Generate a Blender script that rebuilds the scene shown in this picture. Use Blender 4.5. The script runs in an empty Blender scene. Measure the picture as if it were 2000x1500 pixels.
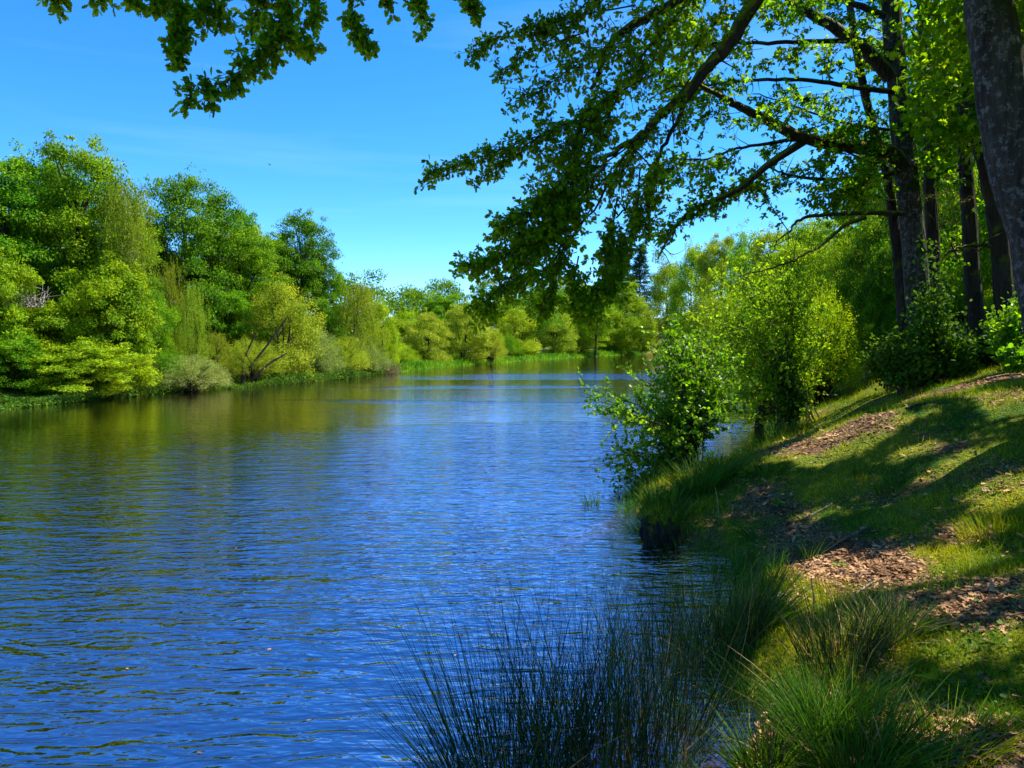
import bpy, math, numpy as np
from mathutils import Vector

R = math.radians
SC = bpy.context.scene
COL = SC.collection
EYE = 2.8
PITCH = math.atan(85/1500)
F = 1500.0
SUN = np.array([0.64, 0.24, 1.10]); SUN = SUN/np.linalg.norm(SUN)

# ------------------------------------------------------------------ view maths
def P(px, py, D):
    cx = (px-1000)/F; cy = (750-py)/F
    d = np.array([cx, math.cos(PITCH)+cy*math.sin(PITCH), -math.sin(PITCH)+cy*math.cos(PITCH)])
    t = D/d[1]
    return np.array([d[0]*t, D, EYE+d[2]*t])

def project(p):
    p = np.atleast_2d(p)
    x = p[:, 0]; y = p[:, 1]; z = p[:, 2]-EYE
    f = y*math.cos(PITCH)-z*math.sin(PITCH); u = y*math.sin(PITCH)+z*math.cos(PITCH)
    f = np.where(f < 0.05, 0.05, f)
    return 1000+F*x/f, 750-F*u/f, f

# ------------------------------------------------------------------ terrain
SHORE = np.array([(-30,-6),(-12,-1.5),(-5,1.2),(-1.5,2.6),(0.5,3.7),(1.35,4.7),(1.75,5.6),(1.95,6.6),(2.35,7.6),(2.75,8.6),
 (2.8,9.7),(2.2,10.7),(1.95,12.0),(2.1,13.4),(2.6,14.9),(3.6,16.0),(5.1,17.2),(6.4,19.4),(7.5,22),(8.9,25),(11.5,32),(16.8,44),(24,65),(29,95),
 (31,125),(29,148),(26,155),(17,140),(8,120),(0,99),(-5.7,86.5),(-7.4,80),(-10.5,68),(-12,62),(-12.7,55),(-14.8,49.5),(-16.7,45.5),
 (-19,41),(-19.8,37.2),(-20.6,34.5),(-21.2,31.8),(-22,25),(-24,12),(-30,3),(-38,-4)], float)

def signed_dist(x, y):
    x = np.asarray(x, float); y = np.asarray(y, float)
    best = np.full(x.shape, 1e9); inside = np.zeros(x.shape, bool)
    n = len(SHORE)
    for i in range(n):
        x0, y0 = SHORE[i]; x1, y1 = SHORE[(i+1) % n]
        dx, dy = x1-x0, y1-y0
        t = np.clip(((x-x0)*dx+(y-y0)*dy)/(dx*dx+dy*dy), 0, 1)
        best = np.minimum(best, np.hypot(x-(x0+t*dx), y-(y0+t*dy)))
        c = ((y0 > y) != (y1 > y)) & (x < dx*(y-y0)/(dy if dy else 1e-9)+x0)
        inside ^= c
    return np.where(inside, -best, best)

_rn = np.random.default_rng(5)
_K = [( _rn.normal(0, 1, 2)*f, _rn.uniform(0, 6.28), a) for f, a in
      [(0.25,1),(0.3,1),(0.5,.8),(0.6,.8),(0.9,.6),(1.1,.6),(1.6,.45),(2.0,.4),(2.8,.3),(3.6,.25),(4.5,.2),(6,.15)]]
def wob(x, y, s=1.0, k0=0, k1=12):
    r = 0
    for k, ph, a in _K[k0:k1]:
        r = r + a*np.sin(k[0]*x*s+k[1]*y*s+ph)
    return r

def smooth(a, b, v):
    t = np.clip((v-a)/(b-a), 0, 1); return t*t*(3-2*t)

def height(x, y):
    x = np.asarray(x, float); y = np.asarray(y, float)
    d = signed_dist(x, y)
    d = d + 0.10*wob(x, y, 1.0, 4, 10)*smooth(1.5, 6, np.abs(y)+np.abs(x))*np.where(np.abs(d) < 3, 1, 0.5)
    h = np.interp(d, [-20,-6,-3,-1.2,-.5,-.12,0,.10,.3,1,2,3.2,5,8,12,20,60,300],
                     [-2.4,-1.8,-1.2,-.5,-.28,-.12,0,.13,.25,.42,.72,1.12,1.6,2.15,2.6,3.2,4.5,7])
    mult = 1+0.30*smooth(6, 17, y)*smooth(3, 7, x)+0.75*smooth(20, 34, y)*smooth(6, 10, x)
    far = smooth(60, 80, y)*(1-smooth(28, 40, x)) + smooth(-14, -18, -np.abs(x))*0
    far = np.clip(far + (x < -9)*0.55, 0, 0.75)
    h = np.where(h > 0.15, 0.15+(h-0.15)*mult*(1-far), h)
    h = h + np.where(d > 0.3, 0.02*wob(x, y, 1.6)+0.012*wob(y, x, 4.0), 0)*np.clip(d, 0, 1)
    return h

def GZ(x, y): return float(height(np.array([x]), np.array([y]))[0])

def G(px, py):                       # where the sight line of a pixel meets the ground
    Ds = np.concatenate([np.arange(2, 40, .05), np.arange(40, 220, .5)])
    pts = np.array([P(px, py, D) for D in Ds])
    hh = np.maximum(height(pts[:, 0], pts[:, 1]), 0.0)
    k = np.argmax(pts[:, 2] <= hh)
    if k == 0: k = len(Ds)-1
    return np.array([pts[k, 0], pts[k, 1], hh[k]])

# ------------------------------------------------------------------ materials
def nodes(name):
    m = bpy.data.materials.new(name); m.use_nodes = True
    nt = m.node_tree; nt.nodes.clear()
    out = nt.nodes.new('ShaderNodeOutputMaterial')
    return m, nt, out
def N(nt, t, **kw):
    n = nt.nodes.new(t)
    for k, v in kw.items():
        if k in n.inputs.keys(): n.inputs[k].default_value = v
        else: setattr(n, k, v)
    return n
def mixc(nt, a, b, f, mode='MIX'):
    n = nt.nodes.new('ShaderNodeMix'); n.data_type = 'RGBA'; n.blend_type = mode
    for sock, v in ((n.inputs[0], f), (n.inputs[6], a), (n.inputs[7], b)):
        if hasattr(v, 'links') or hasattr(v, 'is_linked'): nt.links.new(v, sock)
        else: sock.default_value = v if isinstance(v, (int, float)) else (*v, 1)
    return n.outputs[2]
def ramp(nt, v, a, b):
    n = N(nt, 'ShaderNodeMapRange'); n.inputs[1].default_value = a; n.inputs[2].default_value = b
    nt.links.new(v, n.inputs[0]); return n.outputs[0]

def leaf_mat(name, c1, c2, trans=0.4, tcol=None, scale=0.5, rough=0.6, spec=0.12):
    m, nt, out = nodes(name)
    geo = N(nt, 'ShaderNodeNewGeometry'); oi = N(nt, 'ShaderNodeObjectInfo')
    tc = N(nt, 'ShaderNodeTexCoord')
    nz = N(nt, 'ShaderNodeTexNoise', Scale=scale, Detail=3.0); nt.links.new(tc.outputs['Object'], nz.inputs['Vector'])
    f = ramp(nt, nz.outputs['Fac'], 0.35, 0.68)
    base = mixc(nt, c1, c2, f)
    hs = N(nt, 'ShaderNodeHueSaturation')
    mv = ramp(nt, geo.outputs['Random Per Island'], 0, 1)
    mr = N(nt, 'ShaderNodeMapRange'); nt.links.new(mv, mr.inputs[0]); mr.inputs[3].default_value = 0.42; mr.inputs[4].default_value = 1.5
    mh = N(nt, 'ShaderNodeMapRange'); nt.links.new(oi.outputs['Random'], mh.inputs[0]); mh.inputs[3].default_value = 0.485; mh.inputs[4].default_value = 0.512
    nt.links.new(mr.outputs[0], hs.inputs['Value']); nt.links.new(mh.outputs[0], hs.inputs['Hue']); nt.links.new(base, hs.inputs['Color'])
    pr = N(nt, 'ShaderNodeBsdfPrincipled', Roughness=rough); pr.inputs['Specular IOR Level'].default_value = spec
    nt.links.new(hs.outputs[0], pr.inputs['Base Color'])
    tr = N(nt, 'ShaderNodeBsdfTranslucent')
    tcol = tcol or (1.7, 1.5, 0.45)
    mul = mixc(nt, hs.outputs[0], tcol, 1.0, 'MULTIPLY'); nt.links.new(mul, tr.inputs['Color'])
    mx = N(nt, 'ShaderNodeMixShader'); mx.inputs[0].default_value = trans
    nt.links.new(pr.outputs[0], mx.inputs[1]); nt.links.new(tr.outputs[0], mx.inputs[2])
    nt.links.new(mx.outputs[0], out.inputs[0])
    return m

def bark_mat(name, c1, c2, moss=None, scale=6, mossamt=0.5, white=None):
    m, nt, out = nodes(name)
    tc = N(nt, 'ShaderNodeTexCoord'); mp = N(nt, 'ShaderNodeMapping'); mp.inputs['Scale'].default_value = (1, 1, 0.18)
    nt.links.new(tc.outputs['Object'], mp.inputs[0])
    nz = N(nt, 'ShaderNodeTexNoise', Scale=scale, Detail=6.0, Roughness=0.7); nt.links.new(mp.outputs[0], nz.inputs['Vector'])
    vo = N(nt, 'ShaderNodeTexVoronoi', Scale=scale*2.2); nt.links.new(mp.outputs[0], vo.inputs['Vector'])
    col = mixc(nt, c1, c2, ramp(nt, nz.outputs['Fac'], 0.35, 0.65))
    if white:
        n3 = N(nt, 'ShaderNodeTexNoise', Scale=scale*1.6, Detail=8.0, Roughness=0.75); nt.links.new(tc.outputs['Object'], n3.inputs['Vector'])
        col = mixc(nt, col, white, ramp(nt, n3.outputs['Fac'], 0.53, 0.57))
    if moss:
        geo = N(nt, 'ShaderNodeNewGeometry'); sx = N(nt, 'ShaderNodeSeparateXYZ'); nt.links.new(geo.outputs['Normal'], sx.inputs[0])
        n2 = N(nt, 'ShaderNodeTexNoise', Scale=2.3, Detail=5.0); nt.links.new(tc.outputs['Object'], n2.inputs['Vector'])
        ad = N(nt, 'ShaderNodeMath', operation='ADD'); mu = N(nt, 'ShaderNodeMath', operation='MULTIPLY'); mu.inputs[1].default_value = 0.45
        nt.links.new(sx.outputs[2], mu.inputs[0]); nt.links.new(mu.outputs[0], ad.inputs[0]); nt.links.new(n2.outputs['Fac'], ad.inputs[1])
        col = mixc(nt, col, moss, ramp(nt, ad.outputs[0], 1.0-mossamt, 1.12-mossamt))
    pr = N(nt, 'ShaderNodeBsdfPrincipled', Roughness=0.9); pr.inputs['Specular IOR Level'].default_value = 0.2
    nt.links.new(col, pr.inputs['Base Color'])
    sub = N(nt, 'ShaderNodeMath', operation='ADD'); nt.links.new(nz.outputs['Fac'], sub.inputs[0]); nt.links.new(vo.outputs['Distance'], sub.inputs[1])
    bp = N(nt, 'ShaderNodeBump', Strength=1.0, Distance=0.07); nt.links.new(sub.outputs[0], bp.inputs['Height']); nt.links.new(bp.outputs[0], pr.inputs['Normal'])
    nt.links.new(pr.outputs[0], out.inputs[0])
    return m

M = {}
M['oak'] = leaf_mat('oak_leaves', (0.055,0.185,0.004), (0.175,0.34,0.004), 0.46)
M['oakdark'] = leaf_mat('dark_oak_leaves', (0.045,0.16,0.004), (0.13,0.28,0.004), 0.44)
M['yellow'] = leaf_mat('yellow_green_leaves', (0.08,0.21,0.004), (0.26,0.37,0.004), 0.46)
M['willow'] = leaf_mat('willow_leaves', (0.15,0.27,0.015), (0.29,0.40,0.03), 0.48, scale=0.8)
M['grey'] = leaf_mat('grey_willow_leaves', (0.17,0.25,0.06), (0.29,0.38,0.10), 0.3, scale=0.9)
M['birch'] = leaf_mat('birch_leaves', (0.16,0.23,0.012), (0.26,0.33,0.02), 0.4)
M['fresh'] = leaf_mat('fresh_bush_leaves', (0.14,0.29,0.008), (0.30,0.45,0.014), 0.5, scale=0.7)
M['pine'] = leaf_mat('pine_needles', (0.03,0.08,0.02), (0.05,0.11,0.03), 0.1)
M['alder'] = leaf_mat('alder_leaves', (0.08,0.22,0.005), (0.20,0.36,0.006), 0.5, scale=1.5, rough=0.4, spec=0.4)
M['nearoak'] = leaf_mat('near_oak_leaves', (0.05,0.17,0.004), (0.16,0.32,0.005), 0.6, tcol=(2.3,1.7,0.3), scale=0.8)
M['bramble'] = leaf_mat('bramble_leaves', (0.04,0.12,0.010), (0.10,0.20,0.012), 0.35, scale=1.5)
M['rush'] = leaf_mat('rush_stems', (0.015,0.05,0.012), (0.045,0.10,0.018), 0.1, scale=3)
M['sedge'] = leaf_mat('sedge_blades', (0.035,0.11,0.010), (0.09,0.21,0.012), 0.3, scale=2)
M['grass'] = leaf_mat('grass_blades', (0.10,0.21,0.003), (0.38,0.38,0.004), 0.35, scale=0.9)
M['farsedge'] = leaf_mat('iris_bed', (0.07,0.21,0.01), (0.20,0.35,0.015), 0.35, scale=0.3)
M['straw'] = leaf_mat('dry_straw', (0.30,0.20,0.07), (0.42,0.31,0.13), 0.2, tcol=(1,.9,.7), scale=3)
M['litter'] = leaf_mat('dead_leaves', (0.24,0.12,0.045), (0.50,0.30,0.14), 0.1, tcol=(1,.8,.6), scale=2)
M['bark'] = bark_mat('oak_bark', (0.018,0.013,0.009), (0.055,0.042,0.03), moss=(0.07,0.085,0.008), mossamt=0.42)
M['barkgrey'] = bark_mat('grey_lichen_bark', (0.018,0.014,0.010), (0.065,0.055,0.042), moss=(0.028,0.036,0.007), mossamt=0.45, white=(0.13,0.13,0.115))
M['mossbark'] = bark_mat('mossy_bark', (0.02,0.014,0.010), (0.055,0.042,0.028), moss=(0.15,0.16,0.006), mossamt=0.45)
M['twig'] = bark_mat('twig_bark', (0.03,0.022,0.016), (0.075,0.055,0.04))
M['browntwig'] = bark_mat('dead_twig_bark', (0.12,0.07,0.04), (0.26,0.17,0.11))
M['birchbark'] = bark_mat('birch_bark', (0.25,0.24,0.22), (0.55,0.54,0.5))
M['pinebark'] = bark_mat('pine_bark', (0.05,0.035,0.025), (0.12,0.08,0.055))
M['wood'] = bark_mat('weathered_wood', (0.22,0.19,0.15), (0.40,0.35,0.28))
M['darkwood'] = bark_mat('dark_wet_wood', (0.02,0.016,0.012), (0.05,0.04,0.03))
M['bird'] = bark_mat('bird_plumage', (0.02,0.02,0.022), (0.04,0.04,0.045))

# ------------------------------------------------------------------ mesh helpers
def raw_mesh(name, verts, floops, fsizes, smooth_=False):
    me = bpy.data.meshes.new(name)
    verts = np.ascontiguousarray(verts, dtype=np.float32).reshape(-1, 3)
    floops = np.ascontiguousarray(floops, dtype=np.int32).ravel(); fsizes = np.asarray(fsizes, dtype=np.int32)
    me.vertices.add(len(verts)); me.vertices.foreach_set('co', verts.ravel())
    me.loops.add(len(floops)); me.loops.foreach_set('vertex_index', floops)
    me.polygons.add(len(fsizes))
    st = np.concatenate([[0], np.cumsum(fsizes)[:-1]]).astype(np.int32)
    me.polygons.foreach_set('loop_start', st)
    me.polygons.foreach_set('use_smooth', np.full(len(fsizes), smooth_, dtype=bool))
    me.update(calc_edges=True)
    return me

def inst_mesh(name, V, faces, smooth_=False):
    V = np.asarray(V); n, k, _ = V.shape
    tl = np.concatenate([np.array(f) for f in faces]); ts = np.array([len(f) for f in faces])
    loops = (np.arange(n)[:, None]*k+tl[None, :]).ravel()
    return raw_mesh(name, V.reshape(-1, 3), loops, np.tile(ts, n), smooth_)

def obj(name, me, mat, parent=None):
    o = bpy.data.objects.new(name, me); COL.objects.link(o)
    if mat is not None:
        if len(me.materials) == 0: me.materials.append(mat)
        elif me.materials[0] != mat:
            o.material_slots[0].link = 'OBJECT'; o.material_slots[0].material = mat
    if parent: o.parent = parent
    return o
def tag(o, label, cat, group=None, kind=None):
    if label: o['label'] = label
    if cat: o['category'] = cat
    if group: o['group'] = group
    if kind: o['kind'] = kind
    return o
def empty(name, loc=(0, 0, 0), rz=0, sc=(1, 1, 1)):
    e = bpy.data.objects.new(name, None); COL.objects.link(e)
    e.location = [float(v) for v in loc]; e.rotation_euler = (0, 0, rz); e.scale = sc; e.empty_display_size = 0.2
    return e

def unit(v): return v/np.maximum(np.linalg.norm(v, axis=-1, keepdims=True), 1e-9)
DIAMOND = (np.array([(0,0,0),(.42,.27,.06),(1,0,-.03),(.45,-.27,.06)], float), [(0,1,2,3)])
SLIM = (np.array([(0,0,0),(.45,.13,.03),(1,0,-.06),(.45,-.13,.03)], float), [(0,1,2,3)])
ROUND = (np.array([(0,0,0),(.25,.30,.05),(.62,.38,.08),(.93,.2,.03),(1,0,0),(.93,-.2,.03),(.62,-.38,.08),(.25,-.30,.05)], float), [(0,1,2,3,4),(0,4,5,6,7)])
_ok = [(0,.0),(.18,.07),(.30,.20),(.38,.12),(.52,.30),(.60,.17),(.76,.30),(.84,.16),(.97,.12),(1.0,0)]
OAK = (np.array([(x, y, .10*y) for x, y in _ok]+[(x, -y, .10*y) for x, y in _ok[1:-1]][::-1], float),
       [tuple(range(0, 10)), tuple([0, 9]+list(range(10, 18)))])
OAKS = (np.array([(0,0,0),(.22,.16,.02),(.45,.30,.06),(.6,.18,.04),(.8,.27,.05),(1,0,0),(.8,-.27,.05),(.6,-.18,.04),(.45,-.3,.06),(.22,-.16,.02)], float),
        [(0,1,2,3,4,5),(0,5,6,7,8,9)])

def leaves(name, pos, axis, nrm, size, tmpl):
    T, faces = tmpl
    L = unit(axis); S = unit(np.cross(nrm, L)); Nn = np.cross(L, S)
    s = np.asarray(size)[:, None, None]
    V = pos[:, None, :]+s*(T[None, :, 0:1]*L[:, None, :]+T[None, :, 1:2]*S[:, None, :]+T[None, :, 2:3]*Nn[:, None, :])
    return inst_mesh(name, V, faces)

class Tubes:
    def __init__(s): s.V = []; s.L = []; s.n = 0
    def add(s, pts, rad, sides=6):
        pts = np.asarray(pts, float); rad = np.broadcast_to(np.asarray(rad, float), (len(pts),))
        t = np.gradient(pts, axis=0); t = unit(t)
        ref = np.array([0.0, 0, 1]) if abs(t[0, 2]) < 0.8 else np.array([1.0, 0, 0])
        a = unit(np.cross(t, ref)); b = np.cross(t, a)
        an = np.arange(sides)*2*math.pi/sides
        ring = pts[:, None, :]+rad[:, None, None]*(np.cos(an)[None, :, None]*a[:, None, :]+np.sin(an)[None, :, None]*b[:, None, :])
        m = len(pts)
        i = np.arange(m-1)[:, None]*sides; j = np.arange(sides)[None, :]; j2 = (j+1) % sides
        q = np.stack([i+j, i+j2, i+sides+j2, i+sides+j], -1).reshape(-1, 4)+s.n
        s.V.append(ring.reshape(-1, 3)); s.L.append(q); s.n += m*sides
    def mesh(s, name):
        V = np.concatenate(s.V); Lq = np.concatenate(s.L)
        return raw_mesh(name, V, Lq, np.full(len(Lq), 4), True)

def curve(pts, n=10):
    pts = np.asarray(pts, float)
    if len(pts) == 2: pts = np.array([pts[0], (pts[0]+pts[1])/2, pts[1]])
    p = np.vstack([2*pts[0]-pts[1], pts, 2*pts[-1]-pts[-2]])
    out = []
    k = max(2, int(math.ceil(n/(len(pts)-1))))
    for i in range(1, len(p)-2):
        for t in np.arange(k)/k:
            a, b, c, d = p[i-1], p[i], p[i+1], p[i+2]
            out.append(0.5*((2*b)+(-a+c)*t+(2*a-5*b+4*c-d)*t*t+(-a+3*b-3*c+d)*t**3))
    out.append(pts[-1]); return np.array(out)

# ------------------------------------------------------------------ world and camera
w = bpy.data.worlds.new('World'); SC.world = w; w.use_nodes = True
nt = w.node_tree; nt.nodes.clear()
sky = nt.nodes.new('ShaderNodeTexSky'); sky.sky_type = 'NISHITA'; sky.sun_disc = False
el = math.asin(SUN[2]); sky.sun_elevation = el; sky.sun_rotation = math.atan2(SUN[0], SUN[1])
sky.altitude = 200; sky.air_density = 0.72; sky.dust_density = 0.0; sky.ozone_density = 10.0
hs = nt.nodes.new('ShaderNodeHueSaturation'); hs.inputs['Saturation'].default_value = 1.18; hs.inputs['Value'].default_value = 1.0
bg = nt.nodes.new('ShaderNodeBackground'); bg.inputs[1].default_value = 0.15
wo = nt.nodes.new('ShaderNodeOutputWorld')
nt.links.new(sky.outputs[0], hs.inputs['Color'])
wtc = nt.nodes.new('ShaderNodeTexCoord'); wmp = nt.nodes.new('ShaderNodeMapping'); wmp.inputs['Scale'].default_value = (1.2, 1.2, 16); wmp.inputs['Location'].default_value = (.3, 0, .15)
wmp.inputs['Rotation'].default_value = (0, R(3), 0)
wnz = nt.nodes.new('ShaderNodeTexNoise'); wnz.inputs['Scale'].default_value = 1.3; wnz.inputs['Detail'].default_value = 5
wmr = nt.nodes.new('ShaderNodeMapRange'); wmr.inputs[1].default_value = .56; wmr.inputs[2].default_value = .78; wmr.inputs[4].default_value = .05
wmx = nt.nodes.new('ShaderNodeMix'); wmx.data_type = 'RGBA'; wmx.inputs[7].default_value = (6.0, 6.5, 7.0, 1)
nt.links.new(wtc.outputs['Generated'], wmp.inputs[0]); nt.links.new(wmp.outputs[0], wnz.inputs['Vector']); nt.links.new(wnz.outputs['Fac'], wmr.inputs[0])
nt.links.new(wmr.outputs[0], wmx.inputs[0]); nt.links.new(hs.outputs[0], wmx.inputs[6]); nt.links.new(wmx.outputs[2], bg.inputs[0]); nt.links.new(bg.outputs[0], wo.inputs[0])
sl = bpy.data.lights.new('sun', 'SUN'); sl.energy = 5.0; sl.angle = R(0.5); sl.color = (1, 0.95, 0.84)
so = bpy.data.objects.new('sun', sl); COL.objects.link(so)
so.rotation_euler = Vector(SUN.tolist()).to_track_quat('Z', 'Y').to_euler(); so.location = (10, -5, 40)

cam = bpy.data.cameras.new('camera'); co = bpy.data.objects.new('camera', cam); COL.objects.link(co)
cam.sensor_width = 36; cam.lens = 27.0; cam.clip_end = 3000; cam.clip_start = 0.05
co.location = (0, 0, EYE); co.rotation_euler = (math.pi/2-PITCH, 0, 0); SC.camera = co
SC.view_settings.view_transform = 'Standard'; SC.view_settings.look = 'None'; SC.view_settings.exposure = 1.18; SC.view_settings.gamma = 1
cy = SC.cycles
cy.max_bounces = 7; cy.diffuse_bounces = 3; cy.glossy_bounces = 3; cy.transmission_bounces = 4; cy.transparent_max_bounces = 6
cy.sample_clamp_indirect = 4
cy.use_denoising = True
try:
    cy.denoiser = 'OPENIMAGEDENOISE'; cy.denoising_input_passes = 'RGB_ALBEDO_NORMAL'
except Exception: pass

# ------------------------------------------------------------------ ground
def axis_steps(segs):
    out = []
    for a, b, s in segs: out.append(np.arange(a, b-1e-6, s))
    return np.concatenate(out)
def grow(a, b, n): return np.sign(b-a)*(np.geomspace(1, abs(b-a)+1, n)-1)+a
xs = np.unique(np.round(np.concatenate([grow(-27, -900, 30)[1:], np.arange(-27, -3, .5), np.arange(-3, 16, .13), grow(16, 900, 60)]), 4))
ys = np.unique(np.round(np.concatenate([grow(-8, -600, 20)[1:], np.arange(-8, 2, .4), np.arange(2, 30, .13), np.arange(30, 100, .9), grow(100, 1500, 50)]), 4))
XX, YY = np.meshgrid(xs, ys)
ZZ = height(XX, YY)
# leaf litter patches where the photograph shows bare, leaf-strewn soil
LIT = [(1620,1110,110,70,1),(1790,1420,110,60,1),(1880,1050,60,30,.8),(1550,990,150,55,.6),(1460,1010,120,35,.5),(1560,880,110,25,.6),(1900,1190,120,60,.7),
       (1760,1190,60,60,.8),(1900,1330,110,50,.6),(1600,1390,90,120,.3),(1950,1480,110,60,.8),(1720,1300,60,70,.7),(1980,1150,60,60,.6),(1750,1130,60,30,.7),(1640,845,80,12,.6),(1780,960,150,25,.6),(1920,860,90,20,.5),(1960,740,70,15,.6),(1700,1060,100,30,.5)]
litp = []
for px, py, rx, ry, a in LIT:
    g = G(px, py); g2 = G(px, min(py+ry, 1499)); litp.append((g[0], g[1], rx/F*g[1], max(abs(g[1]-g2[1]), .12), a))
def litter_amt(x, y):
    v = np.zeros_like(x)
    for cx, cyy, rx, ry, a in litp:
        v = np.maximum(v, a*np.exp(-(((x-cx)/rx)**2+((y-cyy)/ry)**2)*0.9))
    v = v+0.22*wob(x, y, 2.6, 2, 12)
    return np.clip(v, 0, 1)
LA = litter_amt(XX, YY)
D_ = signed_dist(XX, YY)
nx, ny = len(xs), len(ys)
idx = np.arange(nx*ny).reshape(ny, nx)
q = np.stack([idx[:-1, :-1], idx[:-1, 1:], idx[1:, 1:], idx[1:, :-1]], -1).reshape(-1, 4)
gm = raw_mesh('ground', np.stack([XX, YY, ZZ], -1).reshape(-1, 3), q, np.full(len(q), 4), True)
at = gm.color_attributes.new('cover', 'FLOAT_COLOR', 'POINT')
cc = np.zeros((nx*ny, 4), np.float32); cc[:, 0] = LA.ravel(); cc[:, 1] = smooth(-0.35, 0.12, D_).ravel(); cc[:, 2] = np.clip(np.maximum(-D_/2.2, ((YY > 21) | (XX < -8))*1.0), 0, 1).ravel(); cc[:, 3] = 1  # blue: bed depth, plus waterline shade painted on left and far shores
at.data.foreach_set('color', cc.ravel())
def ground_mat():
    m, nt, out = nodes('ground_soil_moss_grass')
    tc = N(nt, 'ShaderNodeTexCoord'); v = tc.outputs['Object']
    ca = N(nt, 'ShaderNodeVertexColor', layer_name='cover'); sp = N(nt, 'ShaderNodeSeparateColor'); nt.links.new(ca.outputs[0], sp.inputs[0])
    def nz(s, d=5.0, r=.6):
        n = N(nt, 'ShaderNodeTexNoise', Scale=s, Detail=d, Roughness=r); nt.links.new(v, n.inputs['Vector']); return n.outputs['Fac']
    green = mixc(nt, (0.025,0.075,0.006), (0.17,0.18,0.008), ramp(nt, nz(0.9), .38, .62))
    green = mixc(nt, green, (0.20,0.185,0.012), ramp(nt, nz(2.7), .55, .66))
    vo = N(nt, 'ShaderNodeTexVoronoi', Scale=26.0); nt.links.new(v, vo.inputs['Vector'])
    brown = mixc(nt, (0.06,0.033,0.017), (0.27,0.15,0.075), vo.outputs['Color'])
    brown = mixc(nt, brown, (0.04,0.024,0.014), ramp(nt, nz(5), .45, .7))
    ad = N(nt, 'ShaderNodeMath', operation='ADD'); nt.links.new(sp.outputs[0], ad.inputs[0])
    mu = N(nt, 'ShaderNodeMath', operation='MULTIPLY_ADD'); mu.inputs[1].default_value = 0.7; mu.inputs[2].default_value = -0.35; nt.links.new(nz(7), mu.inputs[0])
    nt.links.new(mu.outputs[0], ad.inputs[1])
    land = mixc(nt, green, brown, ramp(nt, ad.outputs[0], .28, .5))
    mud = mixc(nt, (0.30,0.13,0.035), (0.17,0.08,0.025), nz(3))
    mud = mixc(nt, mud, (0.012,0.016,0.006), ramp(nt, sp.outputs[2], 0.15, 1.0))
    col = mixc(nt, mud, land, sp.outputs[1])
    pr = N(nt, 'ShaderNodeBsdfPrincipled', Roughness=0.95); pr.inputs['Specular IOR Level'].default_value = 0.15
    nt.links.new(col, pr.inputs['Base Color'])
    hsum = N(nt, 'ShaderNodeMath', operation='ADD'); nt.links.new(nz(14, 6, .7), hsum.inputs[0]); nt.links.new(vo.outputs['Distance'], hsum.inputs[1])
    bp = N(nt, 'ShaderNodeBump', Strength=1.0, Distance=0.03); nt.links.new(hsum.outputs[0], bp.inputs['Height']); nt.links.new(bp.outputs[0], pr.inputs['Normal'])
    nt.links.new(pr.outputs[0], out.inputs[0]); return m
tag(obj('ground', gm, ground_mat()), None, None, kind='structure')

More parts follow.
